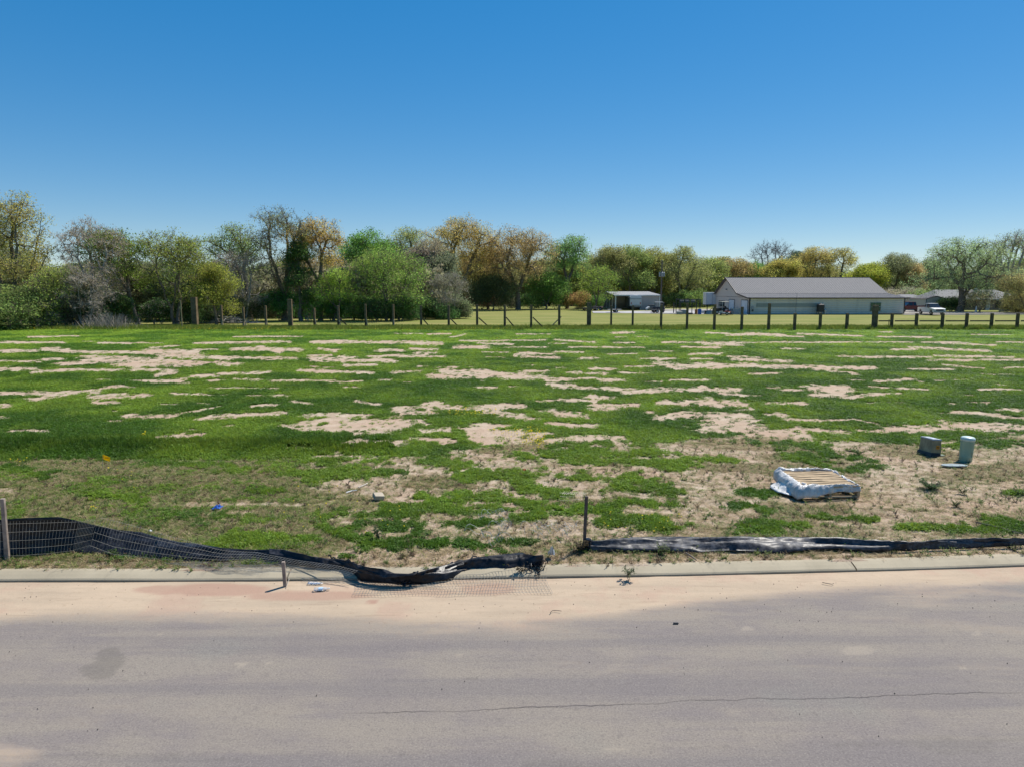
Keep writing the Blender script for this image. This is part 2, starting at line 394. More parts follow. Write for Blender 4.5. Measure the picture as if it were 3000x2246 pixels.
def cover(X, Y):
    """sand, lush, dry cover (0..1) at lot positions"""
    X = np.asarray(X, float); Y = np.asarray(Y, float)
    px, py = proj(X, Y, 0.1)
    inside = sstep(-620, -500, px) * (1 - sstep(3450, 3600, px))
    n1 = fbm(X * 1.1, Y * 0.8, 3, 4) - 0.5
    n2 = fbm(X * 3.7, Y * 2.9, 11, 4) - 0.5
    g = sample(R_SAND, px, py) * inside + (1 - inside) * (-0.5 + 2.2 * (fbm(X * 0.12, Y * 0.3, 21, 3) - 0.5))
    L = sample(R_LUSH, px, py) * inside - (1 - inside)
    n4 = fbm(X * 9.0, Y * 7.0, 19, 3) - 0.5
    n3 = fbm(X * 0.35, Y * 0.9, 15, 3) - 0.5
    s_up = sstep(-0.34, 0.34, g + 0.9 * n1 + 1.4 * n2 + 1.1 * n4 + 0.7 * n3 - 0.05)
    bound = np.interp(px, [-600, 880, 960, 1200, 1500, 1900, 2200, 2500, 2700, 3000, 3600], [1344, 1344, 1340, 1332, 1296, 1292, 1272, 1290, 1296, 1272, 1260])
    near = sstep(-8, 8, py - bound + 18 * n1)
    scr = near * sstep(820, 980, px + 160 * n1)             # scruffy sandy part, right of the middle
    left = near * (1 - sstep(820, 980, px + 160 * n1))      # thin dry turf at the left
    l_patch = sstep(-0.3, 0.55, L - 0.22 + 2.2 * n1 + 2.4 * n2 + 1.6 * n4)
    green_left = sstep(-0.06, 0.2, fbm(X * 0.9, Y * 1.3, 31, 4) - 0.5 + 0.7 * n2)
    sandbare = sstep(0.05, 0.2, fbm(X * 0.8, Y * 1.5, 41, 4) - 0.50 + 0.5 * n2)
    verge = sstep(-4, 4, py - (np.interp(px, [0, 500, 800, 1600, 2200, 3000], [1632, 1645, 1650, 1618, 1621, 1604])) + 8 * n1)
    sand = s_up * (1 - near) + scr * (0.80 + 0.2 * sandbare) + left * np.maximum(s_up, 0.06)
    lush = (1 - s_up) * (1 - near) + near * l_patch * (1 - 0.92 * verge) + left * (1 - l_patch) * green_left * 0.55 * (1 - s_up) * (1 - .9 * verge)
    lush = np.clip(lush, 0, 1)
    sand = np.clip(sand * (1 - near * l_patch), 0, 1)
    sand = np.clip(sand + verge * 0.85, 0, 1)
    wband = np.exp(-((X - 4) / 7.0) ** 2)
    dry = near * (1 - l_patch) * (left * 0.9 + scr * (0.17 + 0.48 * sstep(0.5, 0.62, fbm(X * 0.55, Y * 0.9, 51, 4))) ) * (1 - 0.75 * s_up * left)
    dry = np.clip(dry * (1 - .8 * verge) + verge * 0.15, 0, 1)
    return sand, lush, dry, near

# ---------------------------------------------------------------- kerb line
_kx = np.array([-700, -300, 0, 400, 800, 1200, 1600, 2000, 2300, 2600, 3000, 3400, 3700])
_kb = np.array([1706, 1705.5, 1705, 1705, 1703, 1699, 1693, 1687, 1680.5, 1672.5, 1660, 1645, 1632])
_kt = np.array([1670, 1669.5, 1669, 1669, 1666, 1661.5, 1657, 1650.5, 1644.5, 1637, 1624, 1610, 1598])
_b = [G(x, y, 0.0) for x, y in zip(_kx, _kb)]; _t = [G(x, y, 0.10) for x, y in zip(_kx, _kt)]
_pf = np.polyfit([p.x for p in _b], [p.y for p in _b], 4); _pt = np.polyfit([p.x for p in _t], [p.y for p in _t], 4)
def kerb_front(x):
    xc = np.clip(x, -11.0, 12.5)
    slope = np.polyval(np.polyder(_pf), xc)
    return np.polyval(_pf, xc) + slope * (x - xc)
def kerb_back(x):
    return kerb_front(x) + np.clip(np.polyval(_pt, np.clip(x, -11, 12.5)) - np.polyval(_pf, np.clip(x, -11, 12.5)), 0.18, 0.4)
def lot_z(X, Y):
    z = 0.085 + 0.035 * (fbm(np.asarray(X) * 0.5, np.asarray(Y) * 0.5, 61, 3) - 0.5) * 2 * sstep(0.1, 1.5, Y - kerb_back(X))
    return z + 0.012 * (fbm(np.asarray(X) * 4, np.asarray(Y) * 4, 67, 3) - 0.5) * 2
def surf_z(x, y):                  # height of whatever one steps on near the kerb
    f, b = float(kerb_front(x)), float(kerb_back(x))
    if y < f: return 0.015
    if y < b: return 0.02 + 0.08 * (y - f) / (b - f)
    return float(lot_z(x, y)) + 0.01

def grid(xs, ys):
    X, Y = np.meshgrid(xs, ys)
    nx, ny = len(xs), len(ys)
    idx = np.arange(nx * ny).reshape(ny, nx)
    F = np.stack([idx[:-1, :-1], idx[:-1, 1:], idx[1:, 1:], idx[1:, :-1]], -1).reshape(-1, 4)
    return X.ravel(), Y.ravel(), F

# lot: bare sand, clover and weeds
t = NT('lot_soil_and_turf', 0.95, 0.1)
v = t.coord('Object')
fine = t.noise(v, 9.0, 8, 0.72); mid = t.noise(v, 2.2, 6, 0.6); big = t.noise(v, 0.35, 4, 0.55); hf = t.noise(v, 38.0, 5, 0.7)
sandc = t.mix(t.ramp(mid, 0.32, 0.7), (0.379, 0.287, 0.202), (0.500, 0.403, 0.302))
sandc = t.mix(t.ramp(big, 0.4, 0.68), sandc, (0.427, 0.302, 0.218))
sandc = t.mix(t.ramp(hf, 0.52, 0.74, 0, 0.55), sandc, (0.218, 0.161, 0.097))
sandc = t.mix(t.ramp(fine, 0.52, 0.72, 0, 0.65), sandc, (0.202, 0.161, 0.088))
greenc = t.mix(t.ramp(fine, 0.3, 0.7), (0.05, 0.10, 0.011), (0.11, 0.18, 0.025))
greenc = t.mix(t.ramp(mid, 0.45, 0.7, 0, 0.5), greenc, (0.12, 0.17, 0.035))
dryc = t.mix(t.ramp(fine, 0.3, 0.7), (0.19, 0.14, 0.075), (0.34, 0.255, 0.15))
dryc = t.mix(t.ramp(mid, 0.5, 0.62, 0, 0.7), dryc, (0.27, 0.175, 0.12))
dryc = t.mix(t.ramp(hf, 0.45, 0.65, 0, 0.5), dryc, (0.10, 0.13, 0.035))
fn = t.math('ADD', t.math('MULTIPLY', t.math('SUBTRACT', fine, 0.5), 1.5), t.math('MULTIPLY', t.math('SUBTRACT', mid, 0.5), 0.9))
sa = t.ramp(t.math('ADD', t.attr('sand'), fn), 0.18, 0.80)
da = t.ramp(t.math('ADD', t.attr('dry'), fn), 0.30, 0.65)
base = t.mix(sa, greenc, sandc)
base = t.mix(t.math('MULTIPLY', da, 0.85), base, dryc)
t.color(base)
t.bump(t.math('ADD', t.math('MULTIPLY', fine, 0.6), t.math('MULTIPLY', hf, 0.4)), 0.9, 0.05)
M_LOT = t.m
steps = [0.0]
while steps[-1] < 69: steps.append(steps[-1] + 0.07 + 0.009 * steps[-1])
tn = np.array(steps)
xs = [0.0]
while xs[-1] < 75: xs.append(xs[-1] + (0.09 if xs[-1] < 16 else 0.09 + 0.015 * (xs[-1] - 16)))
xs = np.array([-a for a in xs[:0:-1]] + xs)
X, T, F = grid(xs, tn)
edge0 = kerb_back(X) - 0.10
Y = edge0 + T * ((79.0 - edge0) / tn[-1])
sa_, lu_, dr_, ne_ = cover(X, Y)
Z = lot_z(X, Y) + 0.02 * lu_ + np.exp(-(T / .22) ** 2) * (0.060 * (fbm(X * 2.1, X * 0 + 3, 73, 4) - 0.36)) - 0.10 * (T == 0)
np_mesh('lot_ground', np.stack([X, Y, Z], -1), F, M_LOT, {'sand': sa_, 'lush': lu_, 'dry': dr_}, smooth=True)['kind'] = 'structure'

# mown lawn beyond the post line
t = NT('mown_lawn', 0.95, 0.1)
v = t.coord('Object', (0.25, 1, 1)); v2 = t.coord('Object')
a = t.noise(v, 0.35, 6, 0.6); b = t.noise(v2, 3.0, 6, 0.7); st = t.noise(t.coord('Object', (0.05, 0.6, 1)), 1.0, 4, 0.6)
c = t.mix(t.ramp(a, 0.35, 0.68), (0.148, 0.176, 0.039), (0.281, 0.254, 0.086))
c = t.mix(t.ramp(st, 0.45, 0.65, 0, 0.6), c, (0.296, 0.242, 0.101))
c = t.mix(t.ramp(b, 0.35, 0.7, 0, 0.4), c, (0.094, 0.133, 0.023))
t.color(c); t.bump(b, 0.6, 0.08)
M_LAWN = t.m
X, Y, F = grid(np.linspace(-160, 200, 121), np.linspace(78.6, 260, 80))
Z = 0.05 + 0.08 * (fbm(X * 0.05, Y * 0.05, 71, 3) - 0.5) + 0.03 * (fbm(X * .6, Y * .6, 72, 2) - .5)
np_mesh('lawn', np.stack([X, Y, Z], -1), F, M_LAWN, smooth=True)['kind'] = 'structure'
MB().box(-3000, 3000, -3000, 3000, -1.2, -0.15).build('ground', simple('far_ground', (0.13, 0.14, 0.05), 0.95, 0.1, 0.3, 0.02))['kind'] = 'structure'

# ---------------------------------------------------------------- road with drifted sand, stains and cracks
t = NT('asphalt_with_sand', 0.9, 0.2)
v = t.coord('Object'); vs_ = t.coord('Object', (0.16, 1.0, 1.0), RAD(-1))
agg = t.noise(v, 48, 5, 0.8); blot = t.noise(v, 0.9, 5, 0.6); strk = t.noise(vs_, 2.4, 6, 0.65); strk2 = t.noise(t.coord('Object', (0.05, 1.0, 1.0)), 1.3, 5, 0.6)
med = t.noise(v, 11, 7, 0.75)
ac = t.mix(t.ramp(blot, 0.35, 0.65), (0.193, 0.165, 0.152), (0.233, 0.199, 0.165))
ac = t.mix(t.ramp(strk, 0.42, 0.62, 0, 0.7), ac, (0.248, 0.213, 0.172))
ac = t.mix(t.ramp(strk2, 0.46, 0.62, 0, 0.7), ac, (0.166, 0.145, 0.139))
ac = t.mix(t.ramp(t.noise(v, 0.45, 4), 0.56, 0.7, 0, 0.35), ac, (0.174, 0.173, 0.159))
ac = t.mix(t.ramp(agg, 0.48, 0.68, 0, 0.6), ac, (0.096, 0.084, 0.081))
ac = t.mix(t.ramp(agg, 0.48, 0.34, 0, 0.5), ac, (0.310, 0.278, 0.233))
ac = t.mix(t.ramp(med, 0.52, 0.68, 0, 0.42), ac, (0.126, 0.108, 0.101))
ac = t.mix(t.math('MULTIPLY', t.ramp(t.math('ADD', t.attr('dark'), t.math('MULTIPLY', t.math('SUBTRACT', med, 0.5), 0.9)), 0.15, 1.1), 0.42), ac, (0.110, 0.098, 0.083))
ac = t.mix(t.math('MULTIPLY', t.ramp(t.math('ADD', t.attr('pale'), t.math('MULTIPLY', t.math('SUBTRACT', med, 0.5), 1.6)), 0.2, 1.2), 0.4), ac, (0.369, 0.311, 0.236))
sc_ = t.mix(t.ramp(strk, 0.3, 0.7), (0.454, 0.348, 0.245), (0.369, 0.288, 0.206))
sc_ = t.mix(t.ramp(blot, 0.5, 0.66, 0, 0.6), sc_, (0.391, 0.263, 0.192))
sc_ = t.mix(t.ramp(med, 0.53, 0.72, 0, 0.55), sc_, (0.284, 0.206, 0.135))
sc_ = t.mix(t.ramp(t.noise(t.coord('Object', (0.12, 1.0, 1.0)), 7.0, 5, 0.7), 0.54, 0.7, 0, 0.5), sc_, (0.284, 0.213, 0.149))
sc_ = t.mix(t.attr('red'), sc_, (0.334, 0.206, 0.149))
dm = t.ramp(t.math('ADD', t.attr('dust'), t.math('MULTIPLY', t.math('SUBTRACT', t.math('ADD', t.math('MULTIPLY', strk, .4), t.math('ADD', t.math('MULTIPLY', med, .3), t.math('MULTIPLY', agg, .3))), 0.5), 1.5)), 0.15, 0.9)
c = t.mix(dm, ac, sc_)
t.color(c)
t.bump(t.math('ADD', t.math('MULTIPLY', agg, 0.5), t.math('MULTIPLY', med, 0.8)), 0.35, 0.02)
M_ROAD = t.m
xs = np.concatenate([np.linspace(-90, -13, 60), np.arange(-12.9, 12.9, 0.05), np.linspace(13, 90, 60)])
tn = np.linspace(0, 1, 170)
X, T, F = grid(xs, tn)
Y1 = kerb_front(X)
Y = Y1 - T ** 1.2 * (Y1 + 4.0 - 0.0) + 0.04 * (T == 0)
px, py = proj(X, Y, 0.0)
edge = np.interp(px, [-600, 0, 300, 600, 850, 1200, 1500, 1800, 2050, 2300, 2600, 3000, 3600], [1800, 1795, 1772, 1772, 1785, 1806, 1808, 1790, 1748, 1724, 1704, 1688, 1665])
dust = 1 - sstep(-40, 34, py - edge + 26 * (fbm(X * 0.6, Y * 3, 81, 4) - 0.5))
dust = dust + 0.42 * np.exp(-np.clip(py - edge, 0, 900) / 80.0) * (dust < 0.9)
cand = (py > edge).astype(float)
dust = np.clip(dust + cand * 0.22 * sstep(0.55, 0.8, fbm(X * 0.5, Y * 2.2, 83, 4)), 0, 1)
dust = np.maximum(dust, .55 * (1 - sstep(0.35, 1.35, np.hypot((px + 30) / 190, (py - 2205) / 52) + .9 * (fbm(X * 2, Y * 6, 89, 4) - .5))))
dark = np.zeros_like(X); pale = np.zeros_like(X); red = np.zeros_like(X)
def blob(A, cx, cy, rx, ry, k=1.0, rot=0.0):
    dx, dy = px - cx, py - cy
    c_, s_ = math.cos(rot), math.sin(rot)
    u, w = (dx * c_ + dy * s_) / rx, (-dx * s_ + dy * c_) / ry
    w2 = 0.35 * (fbm(X * 5, Y * 5, 85, 3) - 0.5)
    A[:] = np.maximum(A, k * (1 - sstep(0.7, 1.1, np.hypot(u, w) + w2)))
for b_ in [(325,1930,52,42),(290,1965,60,26),(2190,1755,40,9,0.8),(1660,2240,230,14,0.6),(360,2215,420,13,0.55,0.03),(2750,2170,380,16,0.6,-0.03),(1500,2195,900,9,0.4,-0.02),(2050,1856,60,3,.6),(2790,2185,160,30,0.5,0.1),(1380,1985,22,8,0.7),(330,2238,50,6,0.9),(2800,1840,50,10,0.4,0.8),(2850,2010,50,7,0.5,0.7),(820,1905,260,7,0.4),(2500,1880,260,7,0.3,-0.03),(1600,1930,300,8,0.35),(900,2060,500,9,0.3),(2000,2100,600,10,0.25,-.03)]: blob(dark, *b_)
for b_ in [(705,1945,26,10),(785,1943,12,5),(600,1938,26,9,.5),(2515,1905,60,16,0.9),(2190,1840,28,7),(2860,1855,26,7,.8),(1345,1920,22,8,.8),(1830,1915,90,16,.5),(1780,1960,70,14,.5,-.4),(140,1890,40,9,.6),(470,1855,10,5),(2160,2090,60,12,.5),(2820,1960,16,6),(1800,2190,60,7,.9),(545,2045,14,3),(1215,1912,30,10,.5),(760,1995,80,8,.4),(1100,1850,120,10,.4),(1540,2140,130,12,.35)]: blob(pale, *b_)
for b_ in [(640,1728,170,20,.8),(470,1728,90,14,.7),(900,1745,200,16,.7),(1430,1725,90,20,.6),(1090,1763,22,5,.9),(1250,1735,120,10,.4)]: blob(red, *b_)
Z = 0.012 * dust * (fbm(X * 2.2, Y * 4, 87, 3)) + 0.004 * (fbm(X * .7, Y * .9, 88, 2))
np_mesh('road', np.stack([X, Y, Z], -1), F[:, ::-1], M_ROAD, {'dust': dust, 'dark': dark, 'pale': pale, 'red': red}, smooth=True)['kind'] = 'structure'

M_CRACK = simple('dark_crack', (0.11, 0.095, 0.09), 0.95, 0.1, 0.2, 10)  # flat strips in a darker tone than the asphalt mark the cracks
def crack(pts, w, seed):
    r = random.Random(seed)
    P0 = [G(x, y, 0.0) for x, y in pts]
    line = []
    for a, b in zip(P0, P0[1:]):
        n = max(2, int((b - a).length / 0.035))
        for i in range(n): line.append(a.lerp(b, i / n))
    off = 0; mb = MB(); vs = []
    for i, p in enumerate(line):
        off = off * 0.9 + r.uniform(-0.009, 0.009)
        ww = w * (0.4 + 0.9 * float(fbm(i * 0.11, seed, 5, 2))) * min(1, i / 20 + .15, (len(line) - i) / 20 + .15)
        vs += [(p.x, p.y + off - ww, 0.0072), (p.x, p.y + off + ww, 0.0072)]
    mb.add(vs, [(2 * i, 2 * i + 2, 2 * i + 3, 2 * i + 1) for i in range(len(line) - 1)])
    mb.build('road_crack', M_CRACK)['kind'] = 'structure'
crack([(1000,2090),(1250,2082),(1500,2075),(1700,2066),(1950,2062),(2020,2052),(2150,2049),(2200,2046),(2400,2042),(2600,2036),(2800,2031),(3050,2026)], 0.003, 1)
crack([(2740,1840),(2765,1885),(2800,1925),(2830,1968),(2880,2010),(2905,2028)], 0.0018, 3)
crack([(1540,2065),(1700,2074),(1760,2062)], 0.0018, 4)
crack([(450,1842),(520,1840),(600,1843)], 0.0018, 5)

# ---------------------------------------------------------------- kerb in cast segments
t = NT('kerb_concrete', 0.9, 0.2)
v = t.coord('Object')
c = t.mix(t.ramp(t.noise(v, 1.2, 5), 0.35, 0.7), (0.328, 0.280, 0.198), (0.393, 0.336, 0.239))
c = t.mix(t.ramp(t.noise(v, 60, 4), 0.5, 0.75, 0, 0.4), c, (0.257, 0.224, 0.164))
c = t.mix(t.ramp(t.noise(t.coord('Object', (1, .3, 1)), 5, 5, .7), 0.55, 0.75, 0, 0.5), c, (0.236, 0.203, 0.151))
t.color(c); t.bump(t.noise(v, 50, 5), 0.3, 0.01)
M_KERB = t.m
kerb = bpy.data.objects.new('kerb', None); COL.objects.link(kerb); kerb['kind'] = 'structure'
j1, j2 = G(846, 1685, 0.05).x, G(2500, 1658, 0.05).x
step = (j2 - j1)
joints = [j1 + step * k for k in range(-11, 12)]
for xa, xb in zip(joints, joints[1:]):
    n = 24; mb = MB(); vs = []
    prof = [(0.0, -0.1), (0.0, 0.026), (0.012, 0.034), (0.10, 0.052), (0.5, 0.080), (0.86, 0.098), (0.98, 0.101), (1.25, 0.101), (1.28, -0.1)]
    for i in range(n + 1):
        x = xa + 0.012 + (xb - xa - 0.024) * i / n
        f, b = float(kerb_front(x)), float(kerb_back(x))
        for (q, z) in prof: vs.append((x, f + (b - f) * q, z + 0.004 * math.sin(x * 1.7 + q)))
    m = len(prof)
    fs = [(i * m + k, (i + 1) * m + k, (i + 1) * m + k + 1, i * m + k + 1) for i in range(n) for k in range(m - 1)]
    fs += [tuple(range(m)), tuple(n * m + k for k in range(m - 1, -1, -1))]
    mb.add(vs, fs)
    mb.build('kerb_segment', M_KERB, kerb)
# thin dark strip, painted as the shadowed gap where road meets kerb lip
vs = []; n = 500
for i in range(n + 1):
    x = -14 + 28 * i / n
    f = float(kerb_front(x)); w = 0.004 + 0.012 * float(fbm(x * 1.3, 3, 9, 3)) ** 2
    vs += [(x, f - w, 0.0145), (x, f + 0.004, 0.0155)]
MB().add(vs, [(2 * i, 2 * i + 2, 2 * i + 3, 2 * i + 1) for i in range(n)]).build('lip_shadow', simple('gap_shade', (0.10, 0.085, 0.07), 0.95, 0.1))['kind'] = 'structure'
# ---------------------------------------------------------------- trees
def tube_np(A, B, ra, rb, n):
    """many straight tapered tubes at once -> V, F"""
    d = B - A; L = np.linalg.norm(d, axis=1, keepdims=True) + 1e-9; d = d / L
    up = np.where(np.abs(d[:, 2:3]) > 0.9, np.array([[1.0, 0, 0]]), np.array([[0, 0, 1.0]]))
    a = np.cross(d, up); a /= np.linalg.norm(a, axis=1, keepdims=True); b = np.cross(d, a)
    th = np.arange(n) * 2 * np.pi / n
    c, s = np.cos(th)[None, :, None], np.sin(th)[None, :, None]
    ringdir = a[:, None, :] * c + b[:, None, :] * s
    V = np.concatenate([A[:, None, :] + ringdir * ra[:, None, None], B[:, None, :] + ringdir * rb[:, None, None]], 1)
    m = len(A); base = (np.arange(m) * 2 * n)[:, None, None]
    k = np.arange(n); q = np.stack([k, (k + 1) % n, (k + 1) % n + n, k + n], -1)[None]
    return V.reshape(-1, 3), (base + q).reshape(-1, 4)
def leaf_quads(C, size, r, elong=1.6):
    n = len(C)
    a = r.normal(size=(n, 3)); a /= np.linalg.norm(a, axis=1, keepdims=True)
    b = np.cross(a, r.normal(size=(n, 3))); b /= np.linalg.norm(b, axis=1, keepdims=True)
    a = a * (size * elong)[:, None] * 0.5; b = b * size[:, None] * 0.5
    V = np.stack([C - a, C + b * .9, C + a, C - b * .9], 1).reshape(-1, 3)
    return V, (np.arange(n) * 4)[:, None] + np.arange(4)[None]
def make_tree(seed, H, W, tips=260, lobes=9, crown0=0.28, leaf=18, lsize=0.20, spread=0.55, trunk_r=None, lean=0.0, forks=1, twigs=7, gap=0.0, wood=M_BARK, squash=1.0, irregular=0.3, D_near=False):
    """tree of height H and crown width W; returns (wood mesh data, leaf mesh data)"""
    r = np.random.default_rng(seed)
    zc0 = H * crown0
    # crown made of overlapping lumps
    cen, rad = [], []
    for i in range(lobes):
        t = (i + 0.5) / lobes
        z = zc0 + (H - zc0) * (0.18 + 0.70 * t)
        prof = math.sin(math.pi * min(1, 0.22 + 0.72 * t)) ** 0.7
        rr = W / 2 * prof * (0.25 + 0.45 * r.random())
        an = i * 2.4 + r.random()
        cen.append((math.cos(an) * rr, math.sin(an) * rr * squash, z + r.normal() * H * 0.03)); rad.append((0.16 + 0.14 * r.random()) * W * (0.75 + irregular * r.random()))
    cen.append((0, 0, H * 0.84)); rad.append(0.24 * W)
    cen.append((0.22 * W, 0, H * 0.78)); rad.append(0.2 * W); cen.append((-0.22 * W, 0, H * 0.76)); rad.append(0.2 * W)
    cen, rad = np.array(cen), np.array(rad)
    pick = r.choice(len(cen), tips * 3, p=rad ** 2 / (rad ** 2).sum())
    u = r.normal(size=(tips * 3, 3)); u /= np.linalg.norm(u, axis=1, keepdims=True)
    pts = cen[pick] + u * (rad[pick] * (0.45 + 0.55 * r.random(tips * 3)))[:, None] * np.array([1, 1, 0.8])
    pts = pts[(pts[:, 2] > zc0 * 0.85) & (pts[:, 2] < H)]
    pts = pts[:tips]
    top = pts[:, 2].max(); pts[:, 2] = zc0 + (pts[:, 2] - zc0) * (H - 0.2 - zc0) / (top - zc0)
    sx = (W / 2) / max(0.1, np.percentile(np.abs(pts[:, 0]), 97)); pts[:, :2] *= sx
    pts[:, 0] += lean * pts[:, 2] / H
    R0 = trunk_r or 0.022 * H
    A, B, RA, RB = [], [], [], []
    N = len(pts)
    def rad_of(k): return R0 * (k / N) ** 0.46 + 0.010
    def seg(p, q, r0, r1, bend=0.06):
        L = np.linalg.norm(q - p)
        m1 = p + (q - p) * 0.5 + r.normal(size=3) * L * bend
        A.extend([p, m1]); B.extend([m1, q]); RA.extend([r0, (r0 + r1) / 2]); RB.extend([(r0 + r1) / 2, r1])
    tipn = []
    def grow(p, ids, depth):
        k = len(ids)
        if k == 1 or depth > 12:
            for i in ids:
                seg(p, pts[i], 0.02, 0.007, 0.09); tipn.append(i)
            return
        P_ = pts[ids]
        # split in two by the direction seen from p
        D_ = P_ - p; D_ = D_ / (np.linalg.norm(D_, axis=1, keepdims=True) + 1e-6) + 0.15 * (P_ - P_.mean(0)) / (P_.std() + 1e-6)
        c0 = D_[r.integers(k)]; c1 = D_[np.argmax(((D_ - c0) ** 2).sum(1))]
        for _ in range(4):
            m = ((D_ - c0) ** 2).sum(1) < ((D_ - c1) ** 2).sum(1)
            if m.all() or (~m).all(): break
            c0, c1 = D_[m].mean(0), D_[~m].mean(0)
        if m.all() or (~m).all(): m = np.arange(k) < k // 2
        for mm in (m, ~m):
            sub = [ids[i] for i in np.nonzero(mm)[0]]
            if not sub: continue
            ctr = pts[sub].mean(0)
            f = 0.34 + 0.14 * r.random() if len(sub) > 3 else 0.5
            q = p + (ctr - p) * f
            q[2] += 0.05 * np.linalg.norm(ctr - p) * (r.random() - 0.3)
            seg(p, q, rad_of(len(sub)), rad_of(len(sub)) * 0.93, 0.05)
            grow(q, sub, depth + 1)
    for fk in range(forks):
        ids = [i for i in range(N) if forks == 1 or (i % forks == fk if False else int((math.atan2(pts[i][1], pts[i][0]) + math.pi) / (2 * math.pi) * forks * 0.9999) == fk)]
        if not ids: continue
        ctr = pts[ids].mean(0)
        basep = np.array([0.0 if forks == 1 else r.normal() * 0.35, 0.0 if forks == 1 else r.normal() * 0.3, -0.25])
        topp = np.array([basep[0] + (ctr[0] - basep[0]) * 0.3, basep[1] + (ctr[1] - basep[1]) * 0.3, zc0 * (0.85 if forks == 1 else 0.7)])
        k = len(ids)
        mid_ = (basep + topp) / 2 + np.array([r.normal() * .12, r.normal() * .1, 0])
        rr = rad_of(k)
        foot = basep + np.array([0, 0, 0.7])
        A.extend([basep, foot, mid_]); B.extend([foot, mid_, topp]); RA.extend([rr * 1.5, rr * 1.12, rr * 1.05]); RB.extend([rr * 1.12, rr * 1.05, rr])
        grow(topp, ids, 0)
    A, B, RA, RB = map(np.array, (A, B, RA, RB))
    thick = RB > 0.05
    V1, F1 = tube_np(A[thick], B[thick], RA[thick], RB[thick], 6)
    V2, F2 = tube_np(A[~thick], B[~thick], RA[~thick], RB[~thick], 3)
    # fine twigs at the tips
    T = np.repeat(pts, twigs, 0); n = len(T)
    out = T - np.array([lean * 0.6, 0, H * 0.5]); out /= np.linalg.norm(out, axis=1, keepdims=True) + 1e-6
    d = out * 0.5 + r.normal(size=(n, 3)) * 0.6 + np.array([0, 0, .25]); d /= np.linalg.norm(d, axis=1, keepdims=True)
    TL = (0.35 + 0.6 * r.random(n)) * spread * 1.5
    V3, F3 = tube_np(T, T + d * TL[:, None], np.full(n, 0.011), np.full(n, 0.004), 3)
    V = np.concatenate([V1, V2, V3]); F = np.concatenate([F1, F2 + len(V1), F3 + len(V1) + len(V2)])
    wood_d = (V, F)
    leaf_d = None
    if leaf > 0:
        keep = r.random(len(pts)) > gap
        dens = np.clip(r.normal(1, 0.35, len(pts)), 0.2, 2) * keep
        cnt = (dens * leaf * 2.3 * (0.8 if D_near else 1.0)).astype(int)
        idx = np.repeat(np.arange(len(pts)), cnt); n = len(idx)
        off = np.clip(r.normal(size=(n, 3)), -1.5, 1.5) * spread * np.array([1, 1, 0.75]) * 0.95
        C = pts[idx] + off
        C[:, 2] = np.maximum(C[:, 2], 0.3)
        size = lsize * 0.62 * np.exp(r.normal(-.04, .22, n))
        V, F = leaf_quads(C, size, r)
        hgt = (pts[:, 2] - zc0) / (H - zc0)
        tint = np.clip(0.5 + 0.35 * r.normal(size=len(pts)) * 0.6 + 0.15 * (0.5 - hgt), 0, 1)[idx]
        lum = np.clip(0.38 + 0.13 * r.normal(size=len(pts)), 0, 1)[idx] + 0.16 * r.normal(size=n)
        leaf_d = (V, F, np.repeat(tint, 4), np.repeat(np.clip(lum, 0, 1), 4))
    return wood_d, leaf_d
def mesh_of(name, V, F, mat, attrs=None):
    o = np_mesh(name, V, F, mat, attrs)
    me = o.data; bpy.data.objects.remove(o); return me
_cache = {}
def tree(px, D, top, halfw, col, label, seed, cat='tree', group=None, name='tree', wood=None, **kw):
    """tree rooted at distance D below photo column px, reaching photo row top"""
    base = P(px, 900, D); base.z = -0.02
    H = P(px, top, D).z; W = 2 * halfw * D / FPX
    wd, ld = make_tree(seed, H, W, D_near=(D < 165 and name == 'tree'), **kw)
    root = empty(name, base, label, cat, group)
    w = bpy.data.objects.new('trunk', mesh_of('trunk', *wd, wood or M_BARK)); COL.objects.link(w); w.parent = root
    res = [root, w]
    if ld is not None:
        V, F, ti, lu = ld
        c = bpy.data.objects.new('crown', mesh_of('crown', V, F, M_LEAF, {'tint': ti, 'lum': lu})); COL.objects.link(c)
        c.parent = root; c.color = (*[min(.8, q * (3.1 if name == 'bush' else 2.5)) for q in col], 1); res.append(c)
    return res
ORANGE = (0.25, 0.165, 0.05); TAN = (0.215, 0.19, 0.06); GREEN = (0.09, 0.16, 0.03); LIME = (0.165, 0.215, 0.035)
OLIVE = (0.135, 0.145, 0.03); DEEP = (0.06, 0.095, 0.025); GREYG = (0.13, 0.145, 0.065); PALEG = (0.155, 0.19, 0.085); RUST = (0.25, 0.165, 0.05)
GT = None
tree(45, 82, 562, 112, (0.20, 0.17, 0.05), 'tall orange-green tree at the far left edge of the wood', 1, tips=420, lobes=12, leaf=26, lsize=.17, spread=.55, crown0=.2, forks=2, twigs=9, gap=.1)
tree(-60, 84, 600, 90, (0.15, 0.17, 0.05), 'green-orange tree cut by the left edge of the photo', 2, tips=260, leaf=24, forks=2, lsize=.18)
tree(152, 79, 785, 52, (0.17, 0.19, 0.045), 'small yellow-green tree low in front of the tall tree at far left', 3, tips=170, leaf=20, lsize=.17, spread=.55, crown0=.16, trunk_r=.1, gap=.2)
tree(30, 77, 845, 85, (.085,.105,.03), 'dark evergreen thicket at the foot of the leftmost tall tree', 4, 'bush', name='bush', tips=200, leaf=34, lsize=.2, spread=.6, twigs=12, crown0=.08, trunk_r=.08, forks=2)
tree(298, 84, 638, 92, (0.17, 0.125, 0.075), 'grey nearly bare tree with faint orange top, left of the gap with leaning trunks', 5, tips=420, leaf=7, lsize=.15, spread=.5, crown0=.22, forks=2, twigs=14, lean=-1.0, wood=M_TWIG)
